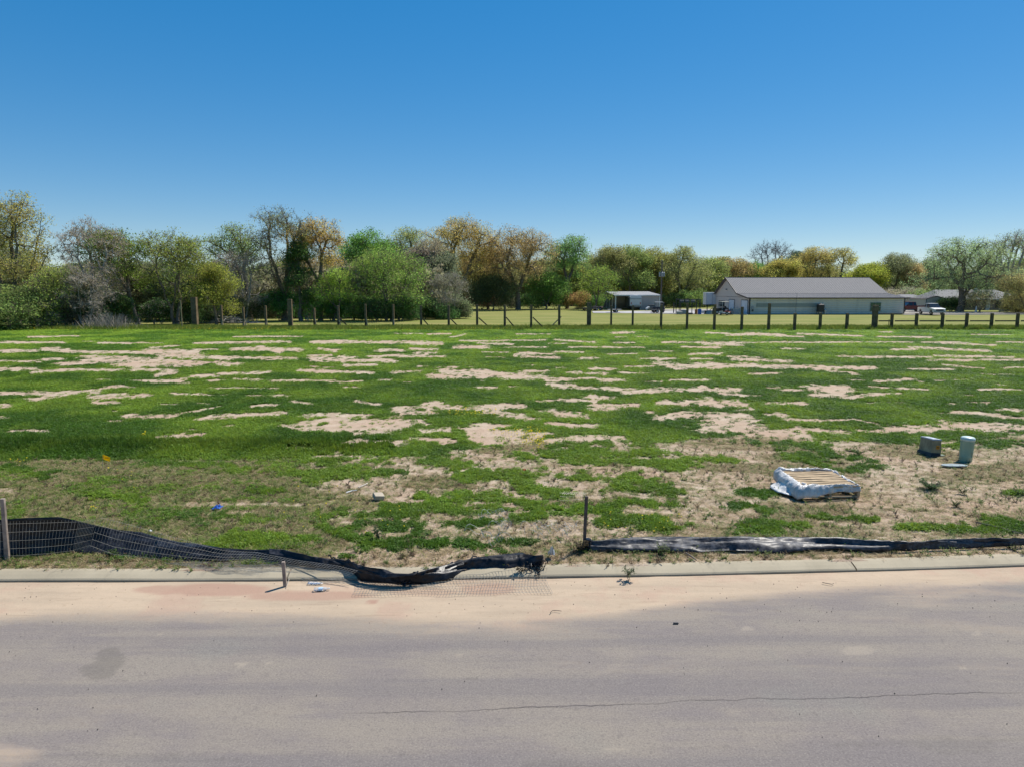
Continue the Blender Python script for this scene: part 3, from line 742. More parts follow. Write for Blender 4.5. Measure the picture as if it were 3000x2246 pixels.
tree(250, 80, 790, 60, (0.14, 0.12, 0.08), 'grey leafless sapling thicket left of the leaning trunk', 6, tips=240, leaf=3, spread=.5, crown0=.15, forks=3, twigs=14, wood=M_TWIG, trunk_r=.1)
tree(400, 86, 664, 92, (0.095, 0.125, 0.022), 'dark olive tree with a leaning trunk left of the thick grey post', 7, tips=280, leaf=30, lsize=.18, spread=.5, crown0=.32, lean=-3.2, gap=.12)
tree(505, 87, 672, 104, OLIVE, 'broad olive tree with curved dark limbs behind the thick leftmost post', 8, tips=380, leaf=28, lsize=.17, spread=.5, crown0=.26, forks=2, gap=.15, twigs=9)
tree(632, 88, 770, 55, (0.155, 0.155, 0.03), 'small yellow-olive tree right of the broad olive tree', 9, tips=200, leaf=36, lsize=.17, crown0=.14)
tree(705, 97, 735, 72, (0.14, 0.12, 0.09), 'low grey bare tangled tree under the tall green-topped tree', 10, tips=320, leaf=4, lsize=.14, crown0=.16, forks=3, twigs=14, wood=M_TWIG)
tree(732, 101, 658, 88, (0.13, 0.155, 0.045), 'green-topped tree at the left of the tallest middle group', 11, tips=270, leaf=22, lsize=.19, crown0=.5, lean=-2.0, gap=.15)
tree(835, 99, 610, 88, (0.125, 0.13, 0.055), 'tallest grey-green sparse tree with steep upright limbs', 12, tips=460, lobes=13, leaf=10, lsize=.17, crown0=.30, forks=2, twigs=11)
tree(938, 100, 640, 80, RUST, 'tree with an orange-brown dome crown right of the tallest grey tree', 13, tips=330, leaf=24, lsize=.16, spread=.5, crown0=.42, twigs=10)
tree(880, 98, 700, 34, DEEP, 'narrow dark green ivy-clad tree between the grey and the orange tree', 14, tips=170, leaf=38, lsize=.19, crown0=.2)
tree(1072, 112, 668, 68, (0.095, 0.16, 0.03), 'bright green tree rising behind the round willow-like tree', 15, tips=260, leaf=30, lsize=.22, crown0=.45)
tree(985, 98, 785, 52, LIME, 'small lime tree standing left of the round yellow-green tree', 16, tips=170, leaf=26, lsize=.17, crown0=.22, gap=.1, forks=2)
tree(1140, 99, 725, 96, (0.125, 0.17, 0.035), 'round low spreading yellow-green tree in the middle of the wood edge', 17, tips=430, leaf=26, lsize=.17, spread=.6, crown0=.14, forks=2, twigs=9)
tree(1190, 122, 668, 75, (0.155, 0.165, 0.05), 'green-tan tree behind the round yellow-green tree', 18, tips=300, leaf=22, lsize=.2, crown0=.42)
tree(1262, 118, 700, 55, (0.17, 0.14, 0.08), 'grey-tan thin tree left of the big orange oak', 19, tips=260, leaf=13, lsize=.18, crown0=.3, forks=2, wood=M_TWIG, twigs=10)
tree(1312, 106, 800, 48, (0.10, 0.10, 0.06), 'grey brush tree standing low in front of the big oak', 20, 'tree', tips=220, leaf=14, crown0=.1, forks=3, twigs=14, lsize=.15, wood=M_TWIG)
tree(1347, 150, 637, 118, (0.225, 0.165, 0.055), 'big oak with a domed orange-tan crown and two thick limbs', 21, tips=600, lobes=14, leaf=28, lsize=.22, spread=.75, crown0=.30, trunk_r=.62, twigs=9)
tree(1430, 158, 720, 70, (0.17, 0.125, 0.055), 'brown tree between the two big oaks', 22, tips=240, leaf=26, lsize=.24, spread=.8, crown0=.3)
tree(1518, 154, 668, 108, (0.20, 0.14, 0.06), 'second big oak, broad brown crown right of the orange oak', 23, tips=560, lobes=14, leaf=26, lsize=.22, spread=.75, crown0=.26, trunk_r=.6, twigs=9)
tree(1445, 152, 810, 60, (0.07, 0.085, 0.035), 'low dark evergreen between the two oak trunks', 24, tips=200, leaf=50, lsize=.28, spread=.9, crown0=.2)
tree(1600, 156, 800, 55, (0.09, 0.14, 0.03), 'low green tree under the right side of the second oak', 25, tips=190, leaf=40, lsize=.26, spread=.8, crown0=.15)
tree(1662, 162, 692, 62, (0.095, 0.15, 0.04), 'tall fresh green tree right of the second oak', 26, tips=300, leaf=24, lsize=.25, spread=.7, crown0=.4, trunk_r=.42)
tree(1745, 152, 775, 48, (.13, .165, .03), 'bright yellow-green tree left of the open metal shed', 27, tips=230, leaf=22, lsize=.22, spread=.65, crown0=.2, lean=.8, gap=.2, irregular=.9)
tree(1772, 172, 720, 58, (0.165, 0.155, 0.06), 'tan-green tree behind the bright yellow-green tree', 28, tips=280, leaf=24, lsize=.26, spread=.8, crown0=.3)
tree(1843, 176, 722, 62, (0.13, 0.155, 0.045), 'rounded green tree behind the left half of the metal shed', 29, tips=300, leaf=28, lsize=.27, spread=.8, crown0=.2)
tree(1912, 180, 728, 56, (0.155, 0.145, 0.04), 'olive-brown tree just left of the utility pole', 30, tips=280, leaf=30, lsize=.27, spread=.8, crown0=.2)
tree(1990, 178, 722, 66, (0.165, 0.165, 0.06), 'tree with a thin grey top just right of the utility pole', 31, tips=320, leaf=20, lsize=.25, spread=.8, crown0=.2)
tree(2075, 190, 756, 55, (0.15, 0.17, 0.05), 'green-tan rounded tree above the white box trailer', 32, tips=260, leaf=30, lsize=.27, spread=.8, crown0=.2)
tree(2145, 195, 760, 52, (0.19, 0.14, 0.06), 'rust-tinted tree behind the peak of the long barn', 33, tips=250, leaf=28, lsize=.28, spread=.8, crown0=.2)
tree(2205, 198, 768, 42, (0.10, 0.17, 0.04), 'fresh green tree top above the left part of the barn roof', 34, tips=220, leaf=28, lsize=.28, spread=.8, crown0=.25)
tree(2252, 205, 703, 62, (0.1, 0.1, 0.1), 'bare leafless tree with a fan of grey branches above the barn', 35, tips=620, lobes=12, leaf=0, crown0=.36, forks=2, twigs=9, spread=.8, trunk_r=.35, wood=simple('blue_grey_bark', (0.16, 0.15, 0.15), .9))
tree(2283, 192, 758, 50, (0.195, 0.165, 0.045), 'round orange-olive tree in front of the bare tree above the barn', 36, tips=260, leaf=46, lsize=.3, spread=.8, crown0=.2)
tree(2332, 222, 742, 44, (0.045, 0.065, 0.035), 'dark green dense tree behind the tan trees above the barn', 37, tips=240, leaf=60, lsize=.36, spread=1.0, crown0=.2)
tree(2372, 198, 726, 50, (0.22, 0.17, 0.055), 'tan tree, left one of the loose pair above the barn roof', 38, tips=300, leaf=20, lsize=.25, spread=.7, crown0=.2)
tree(2448, 198, 730, 56, (0.205, 0.175, 0.06), 'tan tree, right one of the loose pair above the barn roof', 39, tips=320, leaf=18, lsize=.25, spread=.7, crown0=.25)
tree(2536, 188, 775, 58, (0.185, 0.19, 0.03), 'round yellow-green tree above the right end of the barn roof', 40, tips=280, leaf=52, lsize=.27, spread=.8, crown0=.1)
tree(2612, 192, 745, 62, (0.115, 0.12, 0.055), 'grey-green domed tree right of the yellow-green round tree', 41, tips=340, leaf=34, lsize=.25, spread=.8, crown0=.15, twigs=9)
tree(2672, 190, 775, 30, (0.24, 0.18, 0.09), 'narrow tan tree leaning on the grey-green dome', 42, tips=180, leaf=40, lsize=.25, spread=.7, crown0=.12)
tree(2712, 200, 762, 45, (0.10, 0.12, 0.055), 'dull green tree in the gap before the big pale oak', 43, tips=240, leaf=34, lsize=.28, spread=.9, crown0=.15)
tree(2812, 140, 700, 112, PALEG, 'big pale green oak with a thick grey trunk in front of the house', 44, tips=620, lobes=16, leaf=30, lsize=.2, spread=.7, crown0=.24, trunk_r=.62, gap=.18)
tree(2948, 143, 676, 66, (0.12, 0.14, 0.05), 'tall tree with bare grey top at the right edge', 45, tips=380, leaf=9, lsize=.2, spread=.6, crown0=.34, trunk_r=.5, twigs=11, gap=.25, forks=2, wood=M_TWIG)
tree(3010, 130, 800, 60, (0.19, 0.16, 0.07), 'low tan-green tree cut by the right edge of the photo', 46, tips=240, leaf=30, lsize=.2, spread=.7, crown0=.12, lean=-1.5)
tree(3060, 150, 690, 70, OLIVE, 'tree just outside the right edge with branches reaching in', 47, tips=220, leaf=20, lsize=.22, crown0=.3)
# shrubs along the wood edge
def bush(px, D, top, halfw, col, label, seed, group=None, **kw):
    k = dict(tips=130, lobes=6, leaf=36, lsize=.2, spread=.5, crown0=.08, trunk_r=.05, forks=3, twigs=6); k.update(kw)
    return tree(px, D, top, halfw, col, label, seed, 'bush', group, 'bush', **k)
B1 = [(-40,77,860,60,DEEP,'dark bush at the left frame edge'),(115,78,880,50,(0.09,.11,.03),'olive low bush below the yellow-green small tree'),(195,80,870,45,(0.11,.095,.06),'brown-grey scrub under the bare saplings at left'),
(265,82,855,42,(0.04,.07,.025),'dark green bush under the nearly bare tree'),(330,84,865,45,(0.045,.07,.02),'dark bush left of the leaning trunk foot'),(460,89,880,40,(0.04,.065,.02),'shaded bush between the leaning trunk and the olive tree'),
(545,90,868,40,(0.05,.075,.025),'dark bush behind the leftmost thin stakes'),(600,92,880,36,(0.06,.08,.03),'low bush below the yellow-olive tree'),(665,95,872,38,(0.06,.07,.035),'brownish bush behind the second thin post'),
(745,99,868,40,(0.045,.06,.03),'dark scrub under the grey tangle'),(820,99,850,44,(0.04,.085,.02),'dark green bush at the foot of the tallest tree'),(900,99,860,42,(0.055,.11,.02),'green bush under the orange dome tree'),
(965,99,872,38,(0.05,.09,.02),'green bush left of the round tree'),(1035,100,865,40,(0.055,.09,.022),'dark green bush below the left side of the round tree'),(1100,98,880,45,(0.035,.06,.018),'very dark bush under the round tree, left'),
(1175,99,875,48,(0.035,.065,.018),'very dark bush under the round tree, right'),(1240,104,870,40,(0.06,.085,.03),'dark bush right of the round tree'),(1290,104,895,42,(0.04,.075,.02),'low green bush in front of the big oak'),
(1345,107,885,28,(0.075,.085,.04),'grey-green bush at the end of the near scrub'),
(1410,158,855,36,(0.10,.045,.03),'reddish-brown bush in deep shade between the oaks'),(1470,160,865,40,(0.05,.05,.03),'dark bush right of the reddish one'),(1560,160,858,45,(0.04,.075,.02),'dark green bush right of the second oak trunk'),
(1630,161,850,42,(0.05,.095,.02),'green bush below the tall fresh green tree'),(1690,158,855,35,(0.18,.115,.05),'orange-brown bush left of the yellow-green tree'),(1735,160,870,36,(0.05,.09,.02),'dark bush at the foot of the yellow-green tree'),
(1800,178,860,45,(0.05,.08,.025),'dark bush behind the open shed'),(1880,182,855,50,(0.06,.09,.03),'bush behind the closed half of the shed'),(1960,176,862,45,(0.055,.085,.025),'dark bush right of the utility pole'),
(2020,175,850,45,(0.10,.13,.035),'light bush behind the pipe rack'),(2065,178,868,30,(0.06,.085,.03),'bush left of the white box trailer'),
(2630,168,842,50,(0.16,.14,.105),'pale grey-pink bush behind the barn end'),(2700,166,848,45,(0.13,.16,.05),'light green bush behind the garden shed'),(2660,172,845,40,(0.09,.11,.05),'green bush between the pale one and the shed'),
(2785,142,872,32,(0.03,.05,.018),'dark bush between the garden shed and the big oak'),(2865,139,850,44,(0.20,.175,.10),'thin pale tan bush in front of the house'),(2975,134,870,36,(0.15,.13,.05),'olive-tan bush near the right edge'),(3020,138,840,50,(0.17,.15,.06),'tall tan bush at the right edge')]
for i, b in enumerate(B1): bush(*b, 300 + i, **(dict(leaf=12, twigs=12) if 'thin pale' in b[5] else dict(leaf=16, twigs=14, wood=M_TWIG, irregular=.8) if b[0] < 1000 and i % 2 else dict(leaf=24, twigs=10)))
# rows of further trees behind: four meshes shared by many individuals
protos = []
for i, (tp, lf) in enumerate([(300, 16), (280, 26), (320, 6), (260, 34)]):
    wd, ld = make_tree(200 + i, 10.0, 7.5, tips=tp, leaf=lf, lsize=.26, spread=.65, crown0=.12, forks=2, twigs=6)
    protos.append((mesh_of('trunk', *wd, M_TWIG if i in (0, 2) else M_BARK), mesh_of('crown', ld[0], ld[1], M_LEAF, {'tint': ld[2], 'lum': ld[3]})))
r = random.Random(5)
def back_row(x0, x1, n, Dr, topf, cols, label, group):
    for i in range(n):
        px = x0 + (x1 - x0) * (i + r.uniform(.2, .8)) / n
        D = r.uniform(*Dr); p = P(px, 900, D); p.z = -0.05
        H = P(px, topf(px) + r.uniform(-14, 16), D).z
        k = r.randrange(4); sc = H / 10.0
        root = empty('tree', p, label, 'tree', group, r.uniform(0, 6.28)); root.scale = (sc * r.uniform(.95, 1.25), sc * r.uniform(.9, 1.2), sc)
        for nm, me in zip(('trunk', 'crown'), protos[k]):
            o = bpy.data.objects.new(nm, me); COL.objects.link(o); o.parent = root
            if nm == 'crown': o.color = (*[c * 2.2 * r.uniform(.85, 1.15) for c in r.choice(cols)], 1)
mixc = [TAN, (0.165, .165, .045), (0.145, .155, .05), (0.17, .155, .06), (0.13, .15, .045)]
greyc = [(0.17, .145, .105), (0.15, .13, .09), (0.13, .14, .065), (0.15, .15, .06)]
tf_left = lambda px: np.interp(px, [-100, 0, 120, 190, 240, 600, 660, 1000, 1060, 1240], [700, 715, 765, 795, 765, 770, 775, 765, 750, 745])
back_row(-90, 700, 26, (96, 106), tf_left, greyc, 'bare or thinly leaved tree in the crowded row behind the left wood edge', 'trees crowded behind the left wood edge')
back_row(660, 1280, 20, (114, 128), tf_left, greyc + [OLIVE], 'thin grey-green tree in the crowded row behind the middle wood edge', 'trees crowded behind the middle wood edge')
tf_r = lambda px: np.interp(px, [1200, 1400, 1700, 1800, 2080, 2200, 2600, 2720, 3000], [760, 770, 770, 752, 765, 785, 795, 790, 770])
back_row(1200, 2120, 30, (182, 205), tf_r, mixc, 'tan or green tree in the row behind the oaks and the metal shed', 'trees in the row behind the oaks and the metal shed')
back_row(2080, 3100, 30, (212, 240), tf_r, mixc, 'soft green or tan tree in the far row behind the barn and house', 'trees in the far row behind the barn and house')
# the wood beyond: one mass of leaves and stems
def wood_mass(x0, x1, D0, D1, topf, n, col, name, label):
    rr = np.random.default_rng(int(x0 + 5000))
    px = rr.uniform(x0, x1, n); D = rr.uniform(D0, D1, n)
    ztop = np.array([P(1500, t_, 100).z - CAM_H for t_ in topf(px)]) * D / 100 + CAM_H
    z = ztop * rr.random(n) ** 0.8 * (0.75 + 0.25 * fbm(px * .02, D * .1, 5, 3) * 2)
    C = np.stack([(px - 1500) * D / FPX, D, z], -1)
    s = 0.0042 * D * (0.7 + 0.7 * rr.random(n))
    V, F = leaf_quads(C, s, rr)
    ti = np.repeat(np.clip(fbm(px * .03, z * .5, 7, 3) * 1.6 - .3, 0, 1), 4); lu = np.repeat(np.clip(rr.normal(.35, .17, n), 0, 1), 4)
    o = np_mesh(name, V, F, M_LEAF, {'tint': ti, 'lum': lu}); o.color = (*[q * 2.5 for q in col], 1)
    tag(o, label, 'wood', None, 'stuff')
wood_mass(-250, 1300, 108, 124, lambda p: np.interp(p, [-200, 100, 190, 400, 1000, 1300], [750, 780, 815, 795, 790, 785]), 42000, (0.15, 0.135, 0.085), 'woodland', 'shadowy mass of undergrowth deep in the wood at the left')
wood_mass(1200, 2150, 208, 225, lambda p: np.interp(p, [1200, 1700, 2150], [790, 790, 800]), 26000, (0.13, 0.13, 0.05), 'woodland', 'mass of woodland beyond the oaks and the metal shed')
wood_mass(2050, 3300, 242, 260, lambda p: np.interp(p, [2050, 2600, 3300], [805, 808, 800]), 22000, (0.12, 0.12, 0.055), 'woodland', 'mass of far woodland behind the barn and house')
# dry pale reeds at the left wood edge
def reeds():
    rr = np.random.default_rng(3); n = 700
    px = np.concatenate([rr.normal(310, 50, 450), rr.uniform(140, 420, 170), rr.normal(330, 12, 80)]); D = rr.uniform(76, 80, n)
    base = np.stack([(px - 1500) * D / FPX, D, np.zeros(n)], -1)
    h = rr.uniform(.5, 1.9, n) * np.exp(-((px - 320) / 90) ** 2 * .6)
    tip = base + np.stack([rr.normal(0, .35, n) * h, rr.normal(0, .25, n) * h, h], -1)
    V, F = tube_np(base, tip, np.full(n, .02), np.full(n, .01), 3)
    o = np_mesh('dry_reeds', V, F, simple('dry_reed', (0.36, .31, .25), .9)); tag(o, 'pale dry reeds leaning at the left edge of the wood', 'reeds', None, 'stuff')
reeds()
# brush pile
mb = MB(); rr = random.Random(4); c0 = P(672, 900, 92); c0.z = 0
for i in range(60):
    a = rr.uniform(-.5, .5) + (0 if rr.random() < .7 else 1.5); L = rr.uniform(.6, 1.8); x = rr.gauss(0, 1.3); z = rr.uniform(.1, 1.0) * max(.2, 1 - abs(x) / 3)
    d = Vector((math.cos(a), math.sin(a) * .6, rr.uniform(-.15, .25))) * L
    p = Vector((x, rr.gauss(0, .5), z)); mb.tube([p - d, p + d * .3, p + d], [.05, .04, .02], 4)
o = mb.build('brush_pile', M_TWIG); o.location = c0; tag(o, 'pile of cut grey branches at the wood edge behind the second post', 'brush pile')
# dry lawn strips and shade: drive and gravel in front of the sheds are built with the buildings
# ---------------------------------------------------------------- fence posts along the back of the lot
def ground_at(px, py, z=0.09): return G(px, py, z)
def post_mesh(mb, w, d, h, rnd=False, rr=random.Random(3)):
    if rnd:
        mb.lathe([(w / 2 * 1.03, -.1), (w / 2, h * .5), (w / 2 * .97, h - .02), (w / 2 * .85, h)], 12)
    else: mb.box(-w / 2, w / 2, -d / 2, d / 2, -.1, h, None, .012)
    return mb
def anchor(mb, px, py, X0, Y0):   # local x of a photo pixel at the posts' distance
    q = P(px, py, Y0); return q.x - X0, q.z
POSTS = [  # px, top, base, width px, brace list [(x1,y1,x2,y2,'board'/'dark')], label
(534,881,964,4,[],'thin pale survey stake with a short crosspiece, left of the thick leftmost post','stake'),
(573,871,961,16,[],'thick tall square post standing leftmost on the lot edge','big'),
(651,894,962,6,[(653,934,664,965,'b'),(652,940,658,963,'b')],'thin braced post, first to the right of the leftmost thick post','n'),
(715,900,963,6,[(717,934,731,965,'b'),(716,942,721,963,'b')],'thin braced post, second to the right of the leftmost thick post','n'),
(780,896,961,6,[(782,934,792,962,'b'),(781,942,786,960,'b')],'thin braced post just left of the second thick post','n'),
(852,877,963,13,[],'second thick square post, behind it the dark bushes','big'),
(922,903,960,6,[(924,934,935,962,'b')],'thin braced post just right of the second thick post','n'),
(992,896,962,7,[(995,932,1025,963,'d'),(994,938,1003,962,'b')],'post with one long dark brace and one short pale brace','n'),
(1072,891,964,6,[(1074,934,1080,964,'b')],'post with a steep pale brace in front of the round tree','n'),
(1153,892,963,6,[(1154,936,1160,963,'b')],'post with a knobbly steep brace at the right side of the round tree','n'),
(1234,895,962,7,[(1237,933,1264,962,'d')],'first of the posts with only a dark slanting brace to the right','n'),
(1315,895,962,7,[(1319,933,1349,961,'d')],'second of the posts with only a dark slanting brace, before the grey brush','n'),
(1398,893,961,7,[(1402,931,1437,964,'d')],'post with slanting dark brace in front of the shaded red-brown bush','n'),
(1479,894,964,7,[(1483,930,1513,965,'d')],'post with slanting dark brace left of the second oak trunk','n'),
(1556,894,965,7,[(1561,930,1598,963,'d')],'post with slanting dark brace right of the second oak trunk','n'),
(1638,894,963,7,[(1645,928,1607,963,'g')],'post with a pale grey brace leaning to the left','n'),
(1725,886,963,13,[],'third thick post, with a pipe cap line on top, left of the metal shed','big'),
(1790,896,963,6,[],'plain post in front of the flatbed trailer','n'),
(1853,895,963,6,[],'plain post in front of the camper rear','n'),
(1936,893,967,7,[],'plain post in line with the utility pole','n'),
(2012,889,967,7,[],'plain post in front of the pipe rack','n'),
(2092,892,968,7,[],'plain post at the left corner of the barn','n'),
(2172,899,968,7,[],'plain post before the white doors of the barn','n'),
(2251,889,968,8,[],'tallest plain post in front of the left part of the barn wall','n'),
(2327,918,968,8,[],'first of three short posts before the barn wall','n'),
(2401.6,917,967,8,[],'second of three short posts, under the black tank','n'),
(2480,918,966,8,[],'third of three short posts before the barn wall','n')]
for (px, top, base, w, br, lab, kind) in POSTS:
    p = ground_at(px, base); D = p.y; h = P(px, top, D).z - p.z; wm = max(.14, w * D / FPX * 0.92)
    if kind == 'stake':
        root = empty('survey_stake', p, lab, 'stake')
        MB().box(-.05, .05, -.02, .02, -.1, h).build('stake', M_BOARD, root)
        MB().box(-.2, .12, -.045, -.022, h * .72, h * .78).build('crosspiece', M_BOARD, root); continue
    gname = 'square timber posts standing along the back edge of the lot'
    if br:
        root = empty('fence_post', p, lab, 'fence post', gname)
        post_mesh(MB(), wm, wm, h).build('post', M_POST, root)
        for (x1, y1, x2, y2, k) in br:
            a = P(x1, y1, D); b = P(x2, y2, D)
            za, zb = a.z - p.z, -.05
            bw = {'b': .05, 'd': .065, 'g': .05}[k]
            off = -wm / 2 - .03 if k == 'b' else wm / 2 + .035 if k == 'g' else 0
            q1 = Vector((a.x - p.x, off * .9, za)); q2 = Vector((b.x - p.x, off - (.5 if k == 'b' else 0), zb))
            d = (q2 - q1); L = d.length; d.normalize(); nrm = Vector((0, 1, 0)); s_ = d.cross(nrm).normalized(); nrm = s_.cross(d)
            vs = []
            for e in (q1, q2):
                for sx, sy in ((-1, -1), (1, -1), (1, 1), (-1, 1)): vs.append(e + s_ * sx * bw + nrm * sy * .02)
            MB().add(vs, [(0, 1, 2, 3), (7, 6, 5, 4), (0, 4, 5, 1), (1, 5, 6, 2), (2, 6, 7, 3), (3, 7, 4, 0)]).build('brace', {'b': M_BOARD, 'd': M_POST, 'g': M_GREYWOOD}[k], root)
    else:
        root = post_mesh(MB(), wm, wm, h).build('fence_post', M_POST); root.location = p
        tag(root, lab, 'fence post', gname)
    root.rotation_euler.z = random.Random(int(px)).uniform(-.12, .12)
# finished rail fence at the right
fp = ground_at(2561, 966)
fence = empty('rail_fence', fp, 'brown three-rail timber fence running to the right edge, thick square end post', 'fence')
rails_x = [2561, 2611, 2683, 2759, 2830, 2903, 2978.5, 3054, 3130]
loc = []
for i, x in enumerate(rails_x):
    q = ground_at(x, 965.5) - fp; loc.append(q)
    h = (P(x, 895 if i == 0 else 919.5, fp.y).z - fp.z); w = .46 if i == 0 else .26
    o = MB().box(-w / 2, w / 2, -w / 2, w / 2, -.1, h, None, .015).build('post', M_POST, fence); o.location = q
    if i == 0: o['label'] = 'thick tall end post'
for a, b in zip(loc, loc[1:]):
    for (z0, z1) in ((1.62, 1.76), (.86, 1.0), (.02, .15)):
        s0 = a.x + (.25 if a is loc[0] else -.0); yy = -.18
        if z0 > 1.5: MB().box(s0, b.x, -.15, .09, 1.70, 1.75).build('rail', M_POST, fence)
        else: MB().box(s0 + .15 * (a is not loc[0]), b.x - .15, -.04, .04, z0, z1).build('rail', M_POST, fence)
# small stake by the fence
o = MB().box(-.03, .03, -.03, .03, -.1, 1.0).build('small_stake', M_POST); o.location = ground_at(2603, 963); tag(o, 'thin short stake just left of the first short rail-fence post', 'stake')

# ---------------------------------------------------------------- sheet metal helpers
def ribbed(name, o, u, v, w, pitch, rib, mat, parent, thick=.03, frac=.25):
    """ribbed sheet: origin o, along u (ribs repeat), along v (ribs run), w = outward normal"""
    o, u, v, w = Vector(o), Vector(u), Vector(v), Vector(w).normalized()
    L = u.length; n = max(1, int(round(L / pitch))); ud = u / L; p = L / n
    prof = [(0, 0)]
    for i in range(n):
        a = i * p
        prof += [(a + p * (.5 - frac / 2), 0), (a + p * (.5 - frac / 4), rib), (a + p * (.5 + frac / 4), rib), (a + p * (.5 + frac / 2), 0)]
    prof.append((L, 0))
    vs = []
    for (a, h) in prof: vs += [o + ud * a + w * h, o + ud * a + w * h + v]
    m = len(prof)
    fs = [(2 * i, 2 * i + 2, 2 * i + 3, 2 * i + 1) for i in range(m - 1)]
    vs += [o - w * thick, o + u - w * thick, o + u + v - w * thick, o + v - w * thick]
    b = 2 * m; fs += [(b, b + 3, b + 2, b + 1), (0, 1, b + 3, b), (2 * m - 2, b + 1, b + 2, 2 * m - 1)]
    return MB().add(vs, fs).build(name, mat, parent)
def metal_mat(name, c, streak=.25, rough=.45, sx=.15):
    t = NT(name, rough, .4)
    v = t.coord('Object', (1, 1, sx)); n = t.noise(v, 1.2, 6, .7); n2 = t.noise(t.coord('Object'), .35, 4)
    cc = t.mix(t.ramp(n, .4, .75, 0, streak * 2), c, tuple(x * .72 for x in c))
    cc = t.mix(t.ramp(n2, .45, .7, 0, streak), cc, tuple(min(1, x * 1.2) for x in c))
    t.color(cc); return t.m
# ---------------------------------------------------------------- the long barn
BX0, BX1, BY0, BY1, BY2 = 41.6, 68.8, 125.0, 131.0, 145.6
barn = empty('barn', (BX0, BY0, 0), 'long cream and grey metal barn with ribbed grey gable roof and lean-to along the front', 'barn')
lx = lambda X: X - BX0
ly = lambda Y: Y - BY0
M_BW = metal_mat('grey_green_wall_sheet', (0.60, 0.565, 0.50), .25); M_GW = metal_mat('cream_wall_sheet', (0.62, 0.52, 0.44), .12)
M_RF = metal_mat('grey_roof_sheet', (0.155, 0.15, 0.152), .15, .75, 1)
Lb = BX1 - BX0; db = BY2 - BY0; ym = BY1 - BY0; yr = (ym + db) / 2
EV, E2, RD = 2.92, 3.55, 6.6
ribbed('front_wall', (0, 0, 0), (0, 0, EV), (Lb, 0, 0), (0, -1, 0), .365, .06, M_BW, barn, .08)
gp = [(0, 0), (db, 0), (db, E2), (yr, RD - .1), (ym, E2), (0, EV)]
MB().prism([(y, z) for y, z in gp], 0.0, .12, 'x').build('gable_wall', M_GW, barn)
MB().prism([(y + 0.0, z) for y, z in gp], Lb - .12, Lb, 'x').build('gable_wall', M_GW, barn)
MB().box(.12, Lb - .12, db - .1, db, 0, E2).build('rear_wall', M_GW, barn)
# horizontal seam line and trim on the left gable
MB().box(-.02, 0, .1, db - .1, 3.0, 3.05).build('belt_trim', M_TRIM, barn)
def slope_n(y0, z0, y1, z1): return Vector((0, -(z1 - z0), y1 - y0)).normalized()
ov = .35
ribbed('lean_to_roof', (-ov, -ov, EV + .02), (Lb + 2 * ov, 0, 0), (0, ym + ov, E2 - EV + .1), slope_n(0, EV, ym, E2), .32, .035, M_RF, barn, .05)
ribbed('roof_slope', (-ov, ym - .1, E2 + .14), (Lb + ov + .1, 0, 0), (0, yr - ym + .1, RD - E2 - .05), slope_n(ym, E2, yr, RD), .32, .045, M_RF, barn, .05)
ribbed('roof_slope', (-ov, db + .3, E2 - .02), (Lb + ov + .1, 0, 0), (0, yr - db - .3, RD - E2 + .1), Vector((0, (RD - E2), db - yr)).normalized(), .32, .045, M_RF, barn, .05)
MB().box(-ov - .02, Lb + .12, yr - .16, yr + .16, RD + .06, RD + .12).build('ridge_cap', M_RF, barn)
MB().box(-ov, Lb + ov, -ov - .06, -ov - .01, EV - .1, EV + .06).build('eave_trim', M_TRIM, barn)
def rake(y0, z0, y1, z1, x, w=.06, t=.2):
    MB().add([(x - w, y0, z0 - t), (x + w, y0, z0 - t), (x + w, y0, z0 + .03), (x - w, y0, z0 + .03), (x - w, y1, z1 - t), (x + w, y1, z1 - t), (x + w, y1, z1 + .03), (x - w, y1, z1 + .03)],
             [(3, 2, 1, 0), (4, 5, 6, 7), (0, 1, 5, 4), (1, 2, 6, 5), (2, 3, 7, 6), (3, 0, 4, 7)]).build('rake_trim', M_TRIM, barn)
rake(-ov, EV + .05, ym, E2 + .16, -ov - .065); rake(ym, E2 + .16, yr, RD + .12, -ov - .065); rake(yr, RD + .12, db + .3, E2 + .02, -ov - .065)
MB().box(-.03, .16, -.06, -.032, 0, EV - .12).build('corner_trim', M_TRIM, barn); MB().box(-.06, -.002, -.06, .14, 0, EV - .12).build('corner_trim', M_TRIM, barn)
MB().box(Lb - .1, Lb + .06, -.06, -.032, 0, EV - .12).build('corner_trim', M_TRIM, barn)
MB().box(-.03, Lb + .05, -.10, -.034, 0, .12).build('base_trim', simple('slate_base', (0.12, .14, .16), .8), barn)
M_DOORW = simple('pale_door_paint', (0.66, .68, .68), .5, .4, .08, 1)
def gdoor(y0, y1, z1, nm='door'):
    o = MB().box(-.07, -.002, y0, y1, 0.02, z1).build(nm, M_DOORW, barn)
    MB().box(-.10, -.072, y0 - .1, y0, 0, z1 + .1).box(-.10, -.072, y1, y1 + .1, 0, z1 + .1).box(-.10, -.072, y0, y1, z1, z1 + .1).build('door_frame', M_TRIM, barn)
gdoor(8.4, 11.5, 2.45); gdoor(.75, 4.2, 2.45)
def gwin(y0, y1, z0, z1):
    f = MB().box(-.06, -.002, y0, y1, z0, z1).build('window', M_TRIM, barn)
    mid_ = (y0 + y1) / 2
    MB().box(-.075, -.062, y0 + .1, mid_ - .06, z0 + .1, z1 - .1).build('pane', M_GLASS, f); MB().box(-.075, -.062, mid_ + .06, y1 - .1, z0 + .1, z1 - .1).build('pane', M_GLASS, f)
gwin(14.6, 18.4, 1.0, 2.2)
MB().box(-.30, -.002, yr - .12, yr + .12, 4.35, 4.5).build('gable_lamp', M_DARK, barn)
